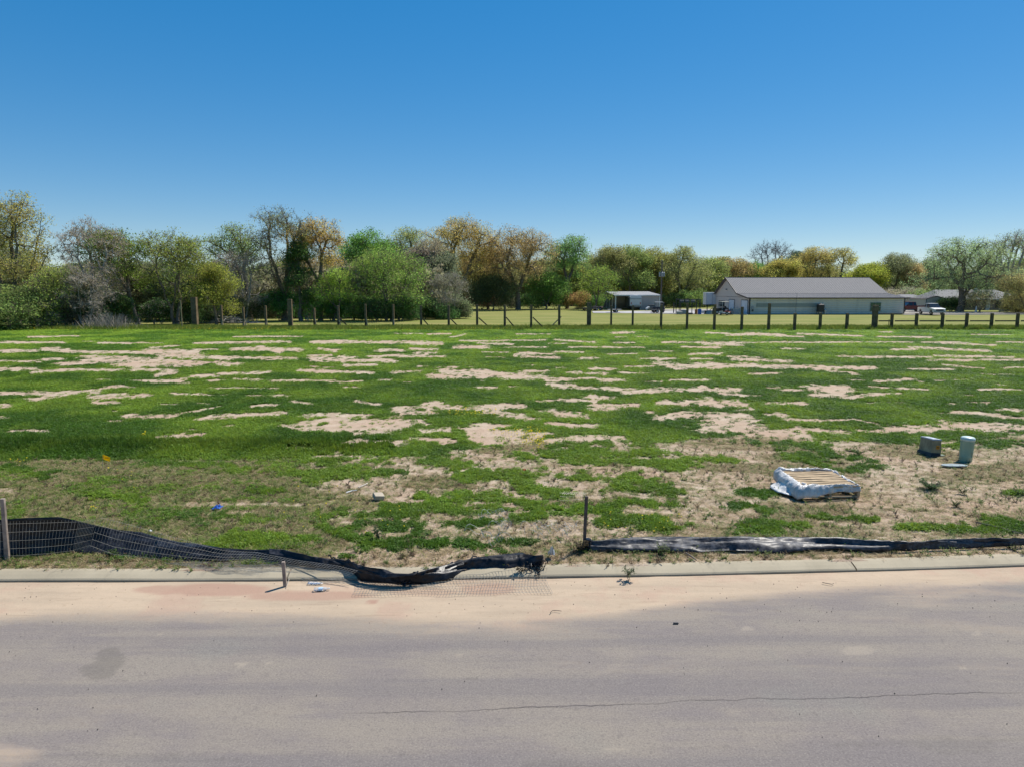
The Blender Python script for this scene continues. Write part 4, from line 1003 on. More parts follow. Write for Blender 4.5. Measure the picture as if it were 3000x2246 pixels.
# green window in the front wall
wx0, wx1 = (2543 - 1500) * BY0 / FPX - BX0, (2574 - 1500) * BY0 / FPX - BX0
f = MB().box(wx0, wx1, -.12, -.034, .60, 2.15).build('window', simple('grey_window_frame', (.3, .33, .33), .6), barn)
M_GG = simple('green_reflecting_glass', (.035, .09, .055), .1, .6, .4, 1.2)
for k in range(2):
    for j in range(2):
        a = wx0 + .06 + k * (wx1 - wx0 - .06) / 2; b = a + (wx1 - wx0 - .18) / 2; z = .66 + j * .75
        MB().box(a, b, -.135, -.122, z, z + .68).build('pane', M_GG, f)
# long shade-cloth stain band, conduit, meter
MB().box(1.2, 12.5, -.075, -.062, 1.35, 1.95).build('patch_panel', metal_mat('weathered_patch_sheet', (0.27, 0.29, 0.26), .3), barn)
mxp = (2327 - 1500) * BY0 / FPX - BX0
MB().tube([(mxp, -.12, .0), (mxp, -.12, 2.9), (mxp, -.35, 3.5), (mxp - .1, -.35, 3.62)], .03, 6).build('conduit', M_STEEL, barn)
MB().box(.35, .75, -.16, -.036, .95, 1.5, None, .03).build('meter_box', M_STEEL, barn)
o = MB().lathe([(.16, 0), (.16, .1)], 12, Matrix.Translation((.55, -.17, .75)) @ Matrix.Rotation(RAD(90), 4, 'X')).build('hose_reel', M_DARK, barn)
MB().box(18.4 + 3.6, 18.7 + 3.6, -.6, -.36, 2.86, 2.98).build('wall_lamp', M_DARK, barn)
# things standing before the barn wall
def at(px, D, z=0.11): q = P(px, 900, D); q.z = z; return q
tk = empty('fuel_tank', at(2404, 124.0), 'black square tank on a low stand in front of the barn wall', 'tank')
MB().box(-.55, .55, -.45, .45, .45, 1.75, None, .12).build('tank', M_BLACK, tk); MB().lathe([(.16, 1.75), (.16, 1.83), (.1, 1.86)], 12).build('lid', M_BLACK, tk)
for sx in (-.45, .45):
    for sy in (-.35, .35): MB().box(sx - .04, sx + .04, sy - .04, sy + .04, 0, .45).build('leg', M_DARK, tk)
wt = empty('pump_set', at(2420, 123.8), 'small pale pump with a round tank right of the black tank', 'pump')
MB().lathe([(.16, .0), (.2, .08), (.2, .75), (.12, .85)], 14, Matrix.Translation((-.1, 0, 0))).build('tank', M_OFFWHITE, wt)
MB().box(.1, .5, -.12, .12, .1, .35, None, .04).build('pump', M_OFFWHITE, wt); MB().tube([(-.1, 0, .8), (-.1, 0, 1.0), (.3, 0, 1.0), (.3, 0, .35)], .035, 6).build('pipe', M_OFFWHITE, wt)
gu = empty('garden_tools_rack', at(2155, 121.5), 'slatted blue-grey rack leaning beside the white barn doors', 'rack')
for k in range(5): MB().box(-.8, .8, -.04, .04, .1 + .2 * k, .22 + .2 * k).build('slat', simple('blue_grey_slat', (.17, .22, .27), .6), gu)
for sx in (-.75, .75): MB().box(sx - .05, sx + .05, .042, .12, 0, 1.2).build('upright', M_STEEL, gu)
# tractor / loader by the barn corner
def wheel(parent, x, y, r_, w, mat=M_RUBBER, hub=M_STEEL, axis='y'):
    Rm = Matrix.Translation((x, y, r_)) @ Matrix.Rotation(RAD(90), 4, 'X' if axis == 'y' else 'Y')
    o = MB().lathe([(r_ * .55, -w / 2), (r_ * .92, -w / 2), (r_, -w / 3), (r_, w / 3), (r_ * .92, w / 2), (r_ * .55, w / 2)], 18, Rm).build('wheel', mat, parent)
    MB().lathe([(r_ * .52, -w / 2 - .01), (r_ * .54, 0), (r_ * .52, w / 2 + .01), (r_ * .1, w / 2 + .03)], 12, Rm).build('rim', hub, o)
tr = empty('tractor', at(2110, 122.5), 'small tractor with beige canopy and dark loader parked at the barn corner', 'tractor', None, RAD(12))
wheel(tr, .75, -.6, .62, .35); wheel(tr, .75, .6, .62, .35); wheel(tr, -.9, -.55, .38, .25); wheel(tr, -.9, .55, .38, .25)
MB().box(-1.3, .1, -.28, .28, .55, 1.15, None, .08).build('hood', M_DARK, tr)
MB().box(.1, 1.1, -.4, .4, .5, .85, None, .06).build('chassis', M_DARK, tr)
MB().box(.5, .95, -.25, .25, .86, 1.0, None, .05).box(.9, 1.02, -.25, .25, 1.0, 1.45, None, .04).build('seat', M_BLACK, tr)
for sx in (.15, 1.05):
    for sy in (-.42, .42): MB().box(sx - .03, sx + .03, sy - .03, sy + .03, .8, 2.15).build('canopy_post', M_OFFWHITE, tr)
MB().box(-.05, 1.25, -.6, .6, 2.15, 2.23, None, .03).build('canopy', simple('beige_canopy', (.5, .47, .38), .6), tr)
MB().tube([(0, -.5, .9), (-1.2, -.5, 1.15), (-1.9, -.5, .5)], .06, 6).tube([(0, .5, .9), (-1.2, .5, 1.15), (-1.9, .5, .5)], .06, 6).build('loader_arm', M_DARK, tr)
MB().prism([(-2.3, .1), (-1.85, .15), (-1.85, .7), (-2.0, .72)], -.8, .8, 'y').build('bucket', M_STEEL, tr)
def mower(loc_, lab, body, rz=0):
    m = empty('ride_on_mower', loc_, lab, 'mower', None, rz)
    wheel(m, .45, -.38, .26, .2); wheel(m, .45, .38, .26, .2); wheel(m, -.6, -.36, .18, .14); wheel(m, -.6, .36, .18, .14)
    MB().prism([(-.95, .3), (-.9, .62), (-.3, .72), (-.25, .35)], -.24, .24, 'y').build('hood', body, m)
    MB().box(-.3, .8, -.3, .3, .3, .48, None, .05).build('chassis', body, m); MB().box(-.45, .3, -.6, .6, .12, .24, None, .04).build('deck', M_DARK, m)
    MB().box(.15, .5, -.22, .22, .49, .6, None, .04).box(.46, .56, -.22, .22, .6, .95, None, .03).build('seat', M_BLACK, m)
    MB().tube([(-.28, 0, .65), (-.12, 0, .92)], .02, 6).build('steering_column', M_DARK, m)
mower(at(2137, 122), 'red and white ride-on mower before the white barn door', simple('mower_red', (.42, .04, .03), .4), RAD(15))
mower(at(2123, 119.6), 'white and dark ride-on mower beside the tractor', M_OFFWHITE, RAD(-20))
# blue barrels, crates, pipe rack
br = empty('barrel', at(2050, 123), 'blue plastic barrel between the pipe rack and the barn', 'barrel')
MB().lathe([(.29, 0), (.31, .05), (.31, .28), (.325, .3), (.31, .32), (.31, .58), (.325, .6), (.31, .62), (.31, .86), (.28, .92)], 16).build('body', M_BLUE, br); MB().lathe([(.26, .921), (.25, .935)], 14).build('lid', M_BLUE, br)
o = copy_thing(br, at(2143, 123.5)); o['label'] = 'blue upright barrel beside the white barn door'
rack = empty('pipe_rack', at(2015, 127), 'dark steel pipe rack with a flat top frame standing on the concrete yard', 'rack')
for x in (-1.8, -1.25, .75, 1.85):
    for y in (-1.2, 1.2) if x in (-1.8, 1.85) else (0,): MB().box(x - .06, x + .06, y - .06, y + .06, 0, 2.42).build('upright', M_DARK, rack)
for y in (-1.2, 1.2): MB().box(-1.9, 1.95, y - .05, y + .05, 2.43, 2.54).build('beam', M_DARK, rack)
for x in (-1.85, 0, 1.9): MB().box(x - .04, x + .04, -1.3, 1.3, 2.545, 2.60).build('cross_bar', M_DARK, rack)
for x in (-1.3, -.35, .7): MB().box(x - .36, x + .36, -1.1, -.5, 1.98, 2.42, None, .1).build('hanging_bundle', simple('dark_grey_bundle', (.09, .10, .12), .8), rack)
for i, (px, D, w, h, m, lab) in enumerate([(1991, 124.5, .9, .5, 'g', 'low heap of grey boxes under the pipe rack'), (2003, 126, .8, .7, 'g', 'grey crate under the pipe rack'), (2040, 126, .5, .8, 'o', 'orange upright drum under the pipe rack'), (2064, 130, 1.6, .5, 'w', 'pale stack of boards near the box trailer'), (2020, 123, 1.1, .3, 'd', 'dark flat tray at the edge of the concrete'), (2075, 126, 1.2, .6, 'd', 'dark machine under the box trailer front')]):
    mm = {'g': M_STEEL, 'o': simple('orange_drum', (.42, .16, .06), .6), 'w': M_OFFWHITE, 'd': M_DARK}[m]
    e = empty('yard_crate' if m != 'o' else 'drum', at(px, D), lab, 'crate' if m != 'o' else 'drum')
    if m == 'o': MB().lathe([(w / 2, 0), (w / 2, h * .5), (w / 2 * 1.04, h * .52), (w / 2, h * .54), (w / 2, h)], 14).build('body', mm, e)
    else:
        MB().box(-w / 2, w / 2, -.3, .3, .06, h, None, .04).build('body', mm, e)
        MB().box(-w / 2, w / 2, -.3, -.2, 0, .058).box(-w / 2, w / 2, .2, .3, 0, .058).build('skid', M_GREYWOOD, e)
# white box trailer
bt = empty('box_trailer', at(2086, 147), 'white box trailer standing high on its wheels behind the barn corner', 'trailer')
MB().box(-1.6, 3.2, -1.2, 1.2, 1.25, 3.7, None, .04).build('box', M_WHITE, bt)
for x in (-1.55, -.35, .8, 2.0): MB().box(x, x + .05, -1.23, -1.202, 1.3, 3.66).build('rib', M_STEEL, bt)
MB().box(-1.6, 3.2, -1.0, 1.0, 1.05, 1.248).build('chassis', M_DARK, bt)
for x in (1.4, 2.4): wheel(bt, x, -1.0, .5, .28)
MB().box(-1.3, -1.15, -.9, -.75, 0.05, 1.05).build('landing_leg', M_DARK, bt)
# ---------------------------------------------------------------- open metal shed (carport)
SX0, SX1, SXM, SY0, SY1 = 22.0, 31.5, 27.35, 152.0, 166.0
sh = empty('metal_shed', (SX0, SY0, 0), 'low metal shed, open bay at left and closed grey half at right, white posts', 'shed')
Ls = SX1 - SX0; Ds = SY1 - SY0; xm = SXM - SX0
M_SW = metal_mat('tan_shed_sheet', (0.40, .37, .36), .1); M_SR = metal_mat('pale_shed_roof', (0.30, .30, .31), .15, .7, 1)
ribbed('closed_wall', (xm + .1, 0, 0), (Ls - xm - .2, 0, 0), (0, 0, 3.15), (0, -1, 0), .3, .02, M_SW, sh, .05)
ribbed('rear_wall', (0, Ds, 0), (Ls, 0, 0), (0, 0, 3.7), (0, -1, 0), .3, .02, M_SW, sh, .05)
ribbed('bay_wall', (xm - .05, 7.0, 1.35), (-xm + .25, 0, 0), (0, 0, 2.0), (0, -1, 0), .3, .02, M_SW, sh, .05)
MB().box(Ls - .06, Ls, .1, Ds, 0, 3.2).build('side_wall', M_SW, sh); MB().box(xm - .04, xm + .04, .2, Ds - .1, 0, 3.15).build('divider_wall', M_SW, sh)
ribbed('roof', (-.3, -.3, 3.22), (Ls + .6, 0, 0), (0, Ds + .6, .72), (0, -.05, 1), .5, .03, M_SR, sh, .06)
MB().box(-.3, Ls + .3, -.36, -.31, 3.02, 3.25).build('fascia', M_WHITE, sh)
for x in (.05, xm, Ls - .05): MB().box(x - .11, x + .11, -.14, -.06 + .14, 0, 3.0).build('post', M_WHITE, sh)
for y in (5, 9.5, 13.8): MB().box(-.02, .14, y - .07, y + .07, 0, 3.3).build('post', M_WHITE, sh)
# camper rear in the bay
cp = empty('camper', at(1861, 151.0), 'silver-white camper backed into the open shed bay', 'camper')
MB().prism([(-1.2, .85), (1.2, .85), (1.2, 2.75), (1.0, 2.95), (-1.0, 2.95), (-1.2, 2.75)], -.6, 5.0, 'y').build('body', simple('camper_white', (.55, .57, .60), .35, .5, .08, .8), cp)
MB().box(-1.15, 1.15, -.64, -.602, 2.2, 2.5).build('upper_band', simple('grey_band', (.33, .35, .38), .5), cp)  # band of darker grey across the upper rear
MB().box(-1.15, 1.15, -.66, -.602, .86, 1.1).build('bumper_band', M_OFFWHITE, cp); MB().box(-.9, .9, -.8, -.66, .62, .74).build('bumper', M_STEEL, cp)
MB().box(-1.1, 1.1, -.4, 4.8, .45, .84).build('underbody', M_DARK, cp); MB().box(-.4, .4, .2, 1.0, 2.96, 3.15, None, .05).build('roof_vent', M_WHITE, cp)
for sx in (-.95, .95): wheel(cp, sx, .8, .36, .24, axis='x'); MB().box(sx - .08, sx + .08, -.66, -.641, 1.2, 1.6).build('tail_light', simple('tail_red', (.35, .02, .02), .3), cp)
MB().box(-1.5, -1.3, .2, 4.6, .5, 2.6, None, .03).build('awning_case', M_DARK, cp)
# trailers and gear on the concrete yard
def flat_trailer(loc_, lab, rz, deck_mat, L=3.0):
    f = empty('flatbed_trailer', loc_, lab, 'trailer', None, rz)
    MB().box(-L / 2, L / 2, -.9, .9, .48, .56).build('frame', M_DARK, f)
    for k in range(9): MB().box(-L / 2 + .03, L / 2 - .03, -.88 + k * .196, -.88 + k * .196 + .18, .562, .60).build('plank', deck_mat, f)
    wheel(f, -.2, -1.02, .32, .2); wheel(f, -.2, 1.02, .32, .2)
    MB().box(-.65, .25, -1.15, -.91, .66, .70).build('mudguard', M_DARK, f); MB().box(-.65, .25, .91, 1.15, .66, .70).build('mudguard', M_DARK, f)
    MB().tube([(L / 2, -.7, .5), (L / 2 + 1.2, 0, .5)], .04, 6).tube([(L / 2, .7, .5), (L / 2 + 1.2, 0, .5)], .04, 6).build('drawbar', M_DARK, f)
    return f
flat_trailer(at(1800, 133), 'pale-decked flatbed trailer on the yard before the open shed', RAD(182), M_OFFWHITE, 2.6)
flat_trailer(at(1924, 131), 'dark utility trailer by the utility pole with a white plate', RAD(5), M_DARK, 2.0)
su = empty('parked_utv', at(1928, 136), 'dark side-by-side buggy with pale roof left of the utility pole', 'buggy')
MB().box(-1.2, 1.2, -.7, .7, .5, 1.0, None, .12).build('body', M_DARK, su); MB().box(-.6, .8, -.7, .7, 1.85, 1.93, None, .03).build('roof', M_OFFWHITE, su)
for sx in (-.55, .75):
    for sy in (-.62, .62): MB().box(sx - .03, sx + .03, sy - .03, sy + .03, 1.0, 1.85).build('roof_bar', M_DARK, su)
for sx in (-.8, .8):
    for sy in (-.7, .7): wheel(su, sx, sy, .33, .24)
MB().box(.55, .95, -.74, -.702, .62, .9).build('plate', M_WHITE, su)
bn = empty('dark_bin', at(1909, 150), 'dark grey bin against the closed shed wall', 'bin'); MB().box(-.6, .6, -.4, .4, 0, 1.0, None, .08).build('body', simple('slate_bin', (.09, .11, .14), .6), bn); MB().box(-.63, .63, -.43, .43, 1.01, 1.08, None, .03).build('lid', M_DARK, bn)
wb = empty('wheelbarrow', at(1897, 146), 'white upturned wheelbarrow on the grass before the closed shed wall', 'wheelbarrow', None, RAD(30))
MB().prism([(-.5, .2), (.45, .55), (.35, .85), (-.3, .45)], -.32, .32, 'y').build('tray', M_OFFWHITE, wb); MB().tube([(.4, -.25, .5), (1.0, -.28, .1)], .02, 6).tube([(.4, .25, .5), (1.0, .28, .1)], .02, 6).build('handle', M_GREYWOOD, wb); wheel(wb, -.55, 0, .18, .1)
# motorcycles / people-like gear at left of the yard
def quad(loc_, lab, col_, rz):
    q = empty('quad_bike', loc_, lab, 'quad bike', None, rz)
    for sx in (-.65, .65):
        for sy in (-.45, .45): wheel(q, sx, sy, .3, .24)
    MB().prism([(-.95, .5), (-.9, .72), (-.3, .8), (0, .72), (.55, .78), (.95, .72), (.9, .48), (0, .35)], -.28, .28, 'y').build('body', col_, q)
    for sx in (-.68, .66): MB().box(sx - .3, sx + .3, -.55, .55, .66, .70, None, .015).build('fender', col_, q)
    MB().box(-.1, .5, -.16, .16, .81, .93, None, .04).build('seat', M_BLACK, q)
    MB().tube([(-.45, 0, .8), (-.32, 0, 1.08)], .025, 6).tube([(-.3, -.35, 1.12), (-.32, 0, 1.08), (-.3, .35, 1.12)], .02, 6).build('handlebar', M_DARK, q)
quad(at(1738, 146), 'black quad bike at the left end of the yard', M_DARK, RAD(10))
quad(at(1752, 149), 'dark quad bike with a pinkish cover left of the shed', simple('dusty_pink', (.40, .25, .22), .7), RAD(-25))
o = flat_trailer(at(1720, 144), 'small black trailer left of the quad bikes', RAD(15), M_DARK, 1.8)
# utility pole
up = empty('utility_pole', at(1936, 140), 'wooden utility pole with three grey transformer cans', 'utility pole')
zt = P(1936, 767, 140).z
MB().tube([(0, 0, -.3), (0, 0, zt * .5), (0, 0, zt)], [.17, .15, .12], 10).build('pole', simple('dark_pole_wood', (.12, .10, .085), .9), up)
for x, y in ((-.42, -.2), (-.02, -.42), (.36, -.2)):
    o = MB().lathe([(.17, 6.75), (.19, 6.8), (.19, 7.5), (.17, 7.56), (.06, 7.62)], 12, Matrix.Translation((x, y, 0))).build('transformer', M_STEEL, up)
    MB().lathe([(.03, 7.62), (.04, 7.66), (.02, 7.8)], 8, Matrix.Translation((x, y, 0))).build('bushing', M_STEEL, o)
MB().box(-.5, .5, -.1, .0 - .12 + .1, 7.0, 7.08).build('bracket', M_STEEL, up)
MB().lathe([(.04, zt), (.06, zt + .05), (.03, zt + .2)], 8).build('insulator', M_OFFWHITE, up); MB().tube([(0, -.14, zt - .6), (.3, -.14, zt - .45)], .03, 6).build('arm', M_STEEL, up)
sp = MB().lathe([(.10, -.1), (.09, 1.3), (.09, 1.9)], 8).build('yard_post', M_DARK); sp.location = at(1974, 130); tag(sp, 'short dark post with a leafy top left of the pipe rack', 'post')
sp = MB().box(-.16, .16, -.16, .16, 0, 1.9, None, .04).build('power_pedestal', M_DARK); sp.location = at(1943, 132); tag(sp, 'dark electrical box right beside the utility pole foot', 'electrical box')
# ---------------------------------------------------------------- right side: shed, low building, trucks, house
GS0 = 144.0
gx0, gx1 = (2705 - 1500) * GS0 / FPX, (2763 - 1500) * GS0 / FPX
gs = empty('garden_shed', (gx0, GS0, 0), 'small pale gabled metal shed with a roll door behind the white pickup', 'shed')
wv = gx1 - gx0; M_GS = metal_mat('pale_shed_sheet', (0.45, .44, .40), .1)
MB().prism([(0, 0), (wv, 0), (wv, 2.5), (wv / 2, 2.98), (0, 2.5)], 0, 6, 'y').build('body', M_GS, gs)
for s_ in (0, 1):
    x0, x1 = (-.15, wv / 2) if s_ == 0 else (wv + .15, wv / 2)
    MB().add([(x0, -.15, 2.47), (x1, -.15, 3.06), (x1, 6.1, 3.06), (x0, 6.1, 2.47), (x0, -.15, 2.55), (x1, -.15, 3.14), (x1, 6.1, 3.14), (x0, 6.1, 2.55)], [(0, 1, 2, 3), (4, 5, 6, 7), (0, 4, 5, 1), (1, 5, 6, 2), (2, 6, 7, 3), (3, 7, 4, 0)]).build('roof', M_TRIM, gs)
MB().box(wv * .27, wv * .75, -.05, -.002, .02, 1.85).build('door', M_WHITE, gs)
for x in (.0, wv - .08): MB().box(x - .02, x + .08, -.04, -.002, 0, 2.45).build('corner_trim', M_TRIM, gs)
lb = empty('low_building', ((2636 - 1500) * 151 / FPX, 151, 0), 'long low pale building with flat ribbed walls between the barn and the gabled shed', 'building')
wl_ = (2705 - 2636) * 151 / FPX
ribbed('wall', (0, 0, 0), (wl_, 0, 0), (0, 0, 2.65), (0, -1, 0), .3, .02, M_GS, lb, .1)
MB().box(0, wl_, .1, 7, 0, 2.6).build('body', M_GS, lb)
MB().add([(-.2, -.2, 2.68), (wl_ + .1, -.2, 2.68), (wl_ - 1.0, 3.5, 3.35), (1.2, 3.5, 3.35), (-.2, 7.2, 2.68), (wl_ + .1, 7.2, 2.68)], [(0, 1, 2, 3), (3, 2, 5, 4), (0, 3, 4), (1, 5, 2)]).build('roof', simple('dark_grey_roof', (.16, .155, .16), .8), lb)
MB().box(-.2, wl_ + .1, -.24, -.202, 2.6, 2.74).build('eave_trim', M_TRIM, lb)
def pickup(loc_, lab, paint, rz, cabin=M_GLASS):
    """nose towards -x, length 5.6 m"""
    t_ = empty('pickup_truck', loc_, lab, 'pickup truck', None, rz)
    MB().prism([(-2.75, .5), (-2.78, .95), (-2.6, 1.10), (-1.35, 1.20), (-1.2, 1.22), (2.75, 1.22), (2.8, .6), (2.7, .5), (2.15, .5), (2.05, .85), (1.75, .98), (1.45, .85), (1.35, .5), (-1.4, .5), (-1.5, .85), (-1.8, .98), (-2.1, .85), (-2.2, .5)], -.95, .95, 'y').build('body', paint, t_)
    MB().add([(-1.35, -.88, 1.222), (.75, -.88, 1.222), (.75, .88, 1.222), (-1.35, .88, 1.222), (-.6, -.72, 1.86), (.55, -.72, 1.86), (.55, .72, 1.86), (-.6, .72, 1.86)], [(3, 2, 1, 0), (4, 5, 6, 7), (0, 1, 5, 4), (1, 2, 6, 5), (2, 3, 7, 6), (3, 0, 4, 7)]).build('cab_glass', cabin, t_)
    MB().box(-.66, .6, -.74, .74, 1.862, 1.92, None, .03).build('cab_roof', paint, t_)
    for sy in (-1, 1):
        MB().add([(-.05, sy * .87, 1.23), (.05, sy * .87, 1.23), (.05, sy * .735, 1.86), (-.05, sy * .735, 1.86), (-.05, sy * .90, 1.23), (.05, sy * .90, 1.23), (.05, sy * .765, 1.86), (-.05, sy * .765, 1.86)], [(0, 1, 2, 3), (4, 5, 6, 7), (0, 4, 5, 1), (1, 5, 6, 2), (2, 6, 7, 3), (3, 7, 4, 0)]).build('door_pillar', paint, t_)
        MB().box(-1.15, -.98, sy * .96 - .02, sy * .96 + .14 * sy + .02, 1.2, 1.42, None, .02).build('mirror', M_DARK, t_)
        MB().box(-2.80, -2.70, sy * .8 - .14, sy * .8 + .14, .8, 1.0).build('headlight', M_WHITE, t_)
        MB().box(2.76, 2.83, sy * .85 - .08, sy * .85 + .08, .8, 1.12).build('tail_light', M_RED, t_)
        for sx in (-1.8, 1.75): wheel(t_, sx, sy * .84, .38, .24)
    MB().box(.95, 2.7, -.78, .78, 1.223, 1.232).build('bed', M_DARK, t_)
    MB().box(-2.9, -2.76, -.92, .92, .45, .68, None, .03).build('front_bumper', M_STEEL, t_); MB().box(2.80, 2.93, -.92, .92, .5, .68, None, .03).build('rear_bumper', M_STEEL, t_)
    MB().box(-2.81, -2.77, -.6, .6, .72, 1.0).build('grille', M_DARK, t_)
    return t_
pickup(at(2667, 137.5), 'dark red pickup truck seen from the side, beside the right end of the barn', M_RED, RAD(3))
pickup(at(2729, 122.0), 'white pickup truck facing the camera before the small gabled shed', M_WHITE, RAD(86))
HX0, HD = (2735 - 1500) * 152 / FPX, 152.0
hs = empty('house', (HX0, HD, 0), 'low brick house with a grey hipped roof behind the big oak at right', 'house')
HL = (2990 - 2735) * 152 / FPX
MB().box(0, HL, 0, 9, 0, 2.35).build('wall', M_BRICK, hs)
MB().add([(-.5, -.5, 2.3), (HL + .5, -.5, 2.3), (HL + .5, 9.5, 2.3), (-.5, 9.5, 2.3), (2.2, 4.5, 4.35), (HL - 3.5, 4.5, 4.35), (-.5, -.5, 2.38), (HL + .5, -.5, 2.38), (HL + .5, 9.5, 2.38), (-.5, 9.5, 2.38)], [(0, 3, 2, 1), (0, 1, 7, 6), (1, 2, 8, 7), (2, 3, 9, 8), (3, 0, 6, 9), (6, 7, 5, 4), (7, 8, 5), (8, 9, 4, 5), (9, 6, 4)]).build('roof', M_SHINGLE, hs)
MB().box(-.5, HL + .5, -.56, -.502, 2.2, 2.42).build('fascia', M_OFFWHITE, hs)
hx = lambda px: (px - 2735) * 152 / FPX
for (a, b, z0, z1) in ((2834, 2851, .7, 2.0), (2907, 2924, .5, 2.0), (2780, 2795, .9, 1.9)):
    f = MB().box(hx(a), hx(b), -.06, -.002, z0, z1).build('window', M_TRIM, hs)
    m_ = (hx(a) + hx(b)) / 2
    for (c, d) in ((hx(a) + .08, m_ - .04), (m_ + .04, hx(b) - .08)): MB().box(c, d, -.08, -.062, z0 + .08, z1 - .08).build('pane', M_GLASS, f)
MB().box(hx(2880), hx(2892), -.06, -.002, .05, 2.1).build('door', M_WHITE, hs); MB().box(hx(2873), hx(2877), -.06, -.002, .05, 1.9).build('shutter', M_DARK, hs)
MB().box(hx(2880), hx(2884), 3.5, 4.2, 3.6, 4.7).build('vent_stack', M_OFFWHITE, hs)
fg = MB().lathe([(.22, 0), (.28, .1), (.12, .3), (.16, .6), (.08, .8), (.14, .95), (.04, 1.1)], 10).build('garden_ornament', M_WHITE); fg.location = at(2860, 136); tag(fg, 'small white garden ornament in front of the house', 'garden ornament')
mower(at(2985, 138), 'dark red ride-on mower parked near the right edge', M_RED, RAD(90)); mower(at(2957, 139), 'dark ride-on mower between the two right-hand trunks', M_DARK, RAD(70))
# concrete yard and drives
def slab(name, pts, z, mat):
    vs = [Vector((p.x, p.y, z)) for p in pts]; n = len(vs); vs += [Vector((p.x, p.y, z - .25)) for p in pts]
    MB().add(vs, [tuple(range(n))] + [tuple(range(2 * n - 1, n - 1, -1))] + [(i, i + n, (i + 1) % n + n, (i + 1) % n) for i in range(n)]).build(name, mat)['kind'] = 'structure'
M_CONC = simple('yard_concrete', (.38, .36, .35), .9, .2, .15, .5); M_GRAV = simple('pale_gravel', (.34, .31, .27), .95, .1, .2, 1.0)
slab('yard_pavement', [at(1738, 131), at(2160, 124.5), at(2190, 122.6), at(2193, 124.6), at(2120, 150), at(1880, 143), at(1735, 141)], .13, M_CONC)
slab('driveway', [at(2637, 128), at(2650, 122), at(3100, 124), at(3100, 133), at(2760, 136), at(2700, 143.8), at(2640, 150)], .13, M_GRAV)
slab('gravel_track', [at(1940, 150), at(2090, 150), at(2080, 158), at(1930, 158)], .12, M_GRAV)
# ---------------------------------------------------------------- silt fence
t = NT('black_silt_film', .45, .25)
v = t.coord('Object')
dust_ = t.noise(t.coord('Object', (1, 1, 1)), 2.0, 6, .7); d2 = t.noise(v, 18, 5, .7)
dd = t.math('MULTIPLY', t.ramp(dust_, .42, .72), t.ramp(d2, .3, .7))
t.color(t.mix(t.math('MULTIPLY', dd, .55), (.007, .008, .011), (.12, .12, .135)))
t.l.new(t.ramp(dd, 0, 1, .36, .75), t.b.inputs['Roughness'])
t.bump(t.noise(v, 14, 4, .6, 1.0), .2, .02)
M_FILM = t.m
def ystand(px, py):                       # distance of a kerbside ground point
    return G(px, py, 0.10).y
def film(name, stations, rows, label, seed, fold=.03, lie_lift=.14, stepx=.03, group=None, cat='silt fence'):
    """stations: (bottom px,py, top px,py, lie) ; lie 0 = standing film, 1 = collapsed on the ground"""
    st = np.array([(a, b, c, d, e) for a, b, c, d, e in stations], float)
    s = np.concatenate([[0], np.cumsum(np.hypot(np.diff(st[:, 0]), np.diff(st[:, 1])) + .5 * np.hypot(np.diff(st[:, 2]), np.diff(st[:, 3])))])
    n = int(s[-1] / (stepx * 200)); u = np.linspace(0, s[-1], n)
    q = [np.interp(u, s, st[:, k]) for k in range(5)]
    vs = []; r_ = rows
    for i in range(n):
        bx, by, tx, ty, lie = (float(a[i]) for a in q)
        b = G(bx, by, .10); b.z = surf_z(b.x, b.y); b = G(bx, by, b.z + .004)
        up = P(tx, ty, b.y + .10)                           # standing top
        fl = G(tx, ty, .10 + lie_lift * .6)                  # lying top
        top = up.lerp(fl, lie)
        for k in range(r_):
            w = k / (r_ - 1)
            p = b.lerp(top, w)
            X_ = u[i] / 190.0
            f1 = float(fbm(X_ * .9 + 3 * w, w * 3.1 + seed, seed, 4)) - .5
            f2 = float(fbm(X_ * 3.5, w * 7.0 + X_ * .8, seed + 9, 3)) - .5
            hump = math.sin(math.pi * w) * lie * lie_lift * (.7 + 1.4 * f1) + lie * abs(math.sin(2.3 * math.pi * (w + .35 * f1 + .1 * math.sin(X_ * 1.3)))) * .045
            env = math.sin(math.pi * min(1, w * 1.15 + .08)) * .9 + .1
            p = p + Vector((0, -1, .25)) * (fold * 2.4 * f1 + fold * 1.2 * f2) * env * (1 - .5 * lie) + Vector((0, 0, max(0, hump)))
            if lie < .5: p = p + Vector((0, .07 * math.sin(w * math.pi) * (1 - lie), 0))
            vs.append(tuple(p))
    F = [(i * r_ + k, (i + 1) * r_ + k, (i + 1) * r_ + k + 1, i * r_ + k + 1) for i in range(n - 1) for k in range(r_ - 1)]
    mb = MB().add(vs, F)
    return mb, n
def solid(o, th=.004):
    m = o.modifiers.new('thickness', 'SOLIDIFY'); m.thickness = th; m.offset = 0
    return o
st_left = [(-260,1640,-260,1527,0),(-100,1635,-100,1523,0),(0,1631,0,1521,0),(72,1626,72,1516,0),(181,1619,174,1513,0),(230,1620,217,1522,.05),(282,1622,282,1539,.15),(325,1626,344,1553,.3),(400,1632,416,1561,.4),(470,1638,452,1573,.5),(561,1645,524,1591,.6),(620,1647,579,1597,.7),(651,1647,651,1610,.8),(723,1641,723,1616,.9),(800,1646,800,1619,.9)]
silt = empty('silt_fence', G(20, 1630, .1), 'black silt fence at left, standing film slumping into a long crumpled tail over the kerb', 'silt fence')
mb, _ = film('film', st_left, 14, '', 5, .035, .10)
def rel(o, root):
    o.parent = root; o.matrix_parent_inverse = Matrix.Translation(root.location).inverted(); return o
o = rel(solid(mb.build('film', M_FILM, None, True)), silt)
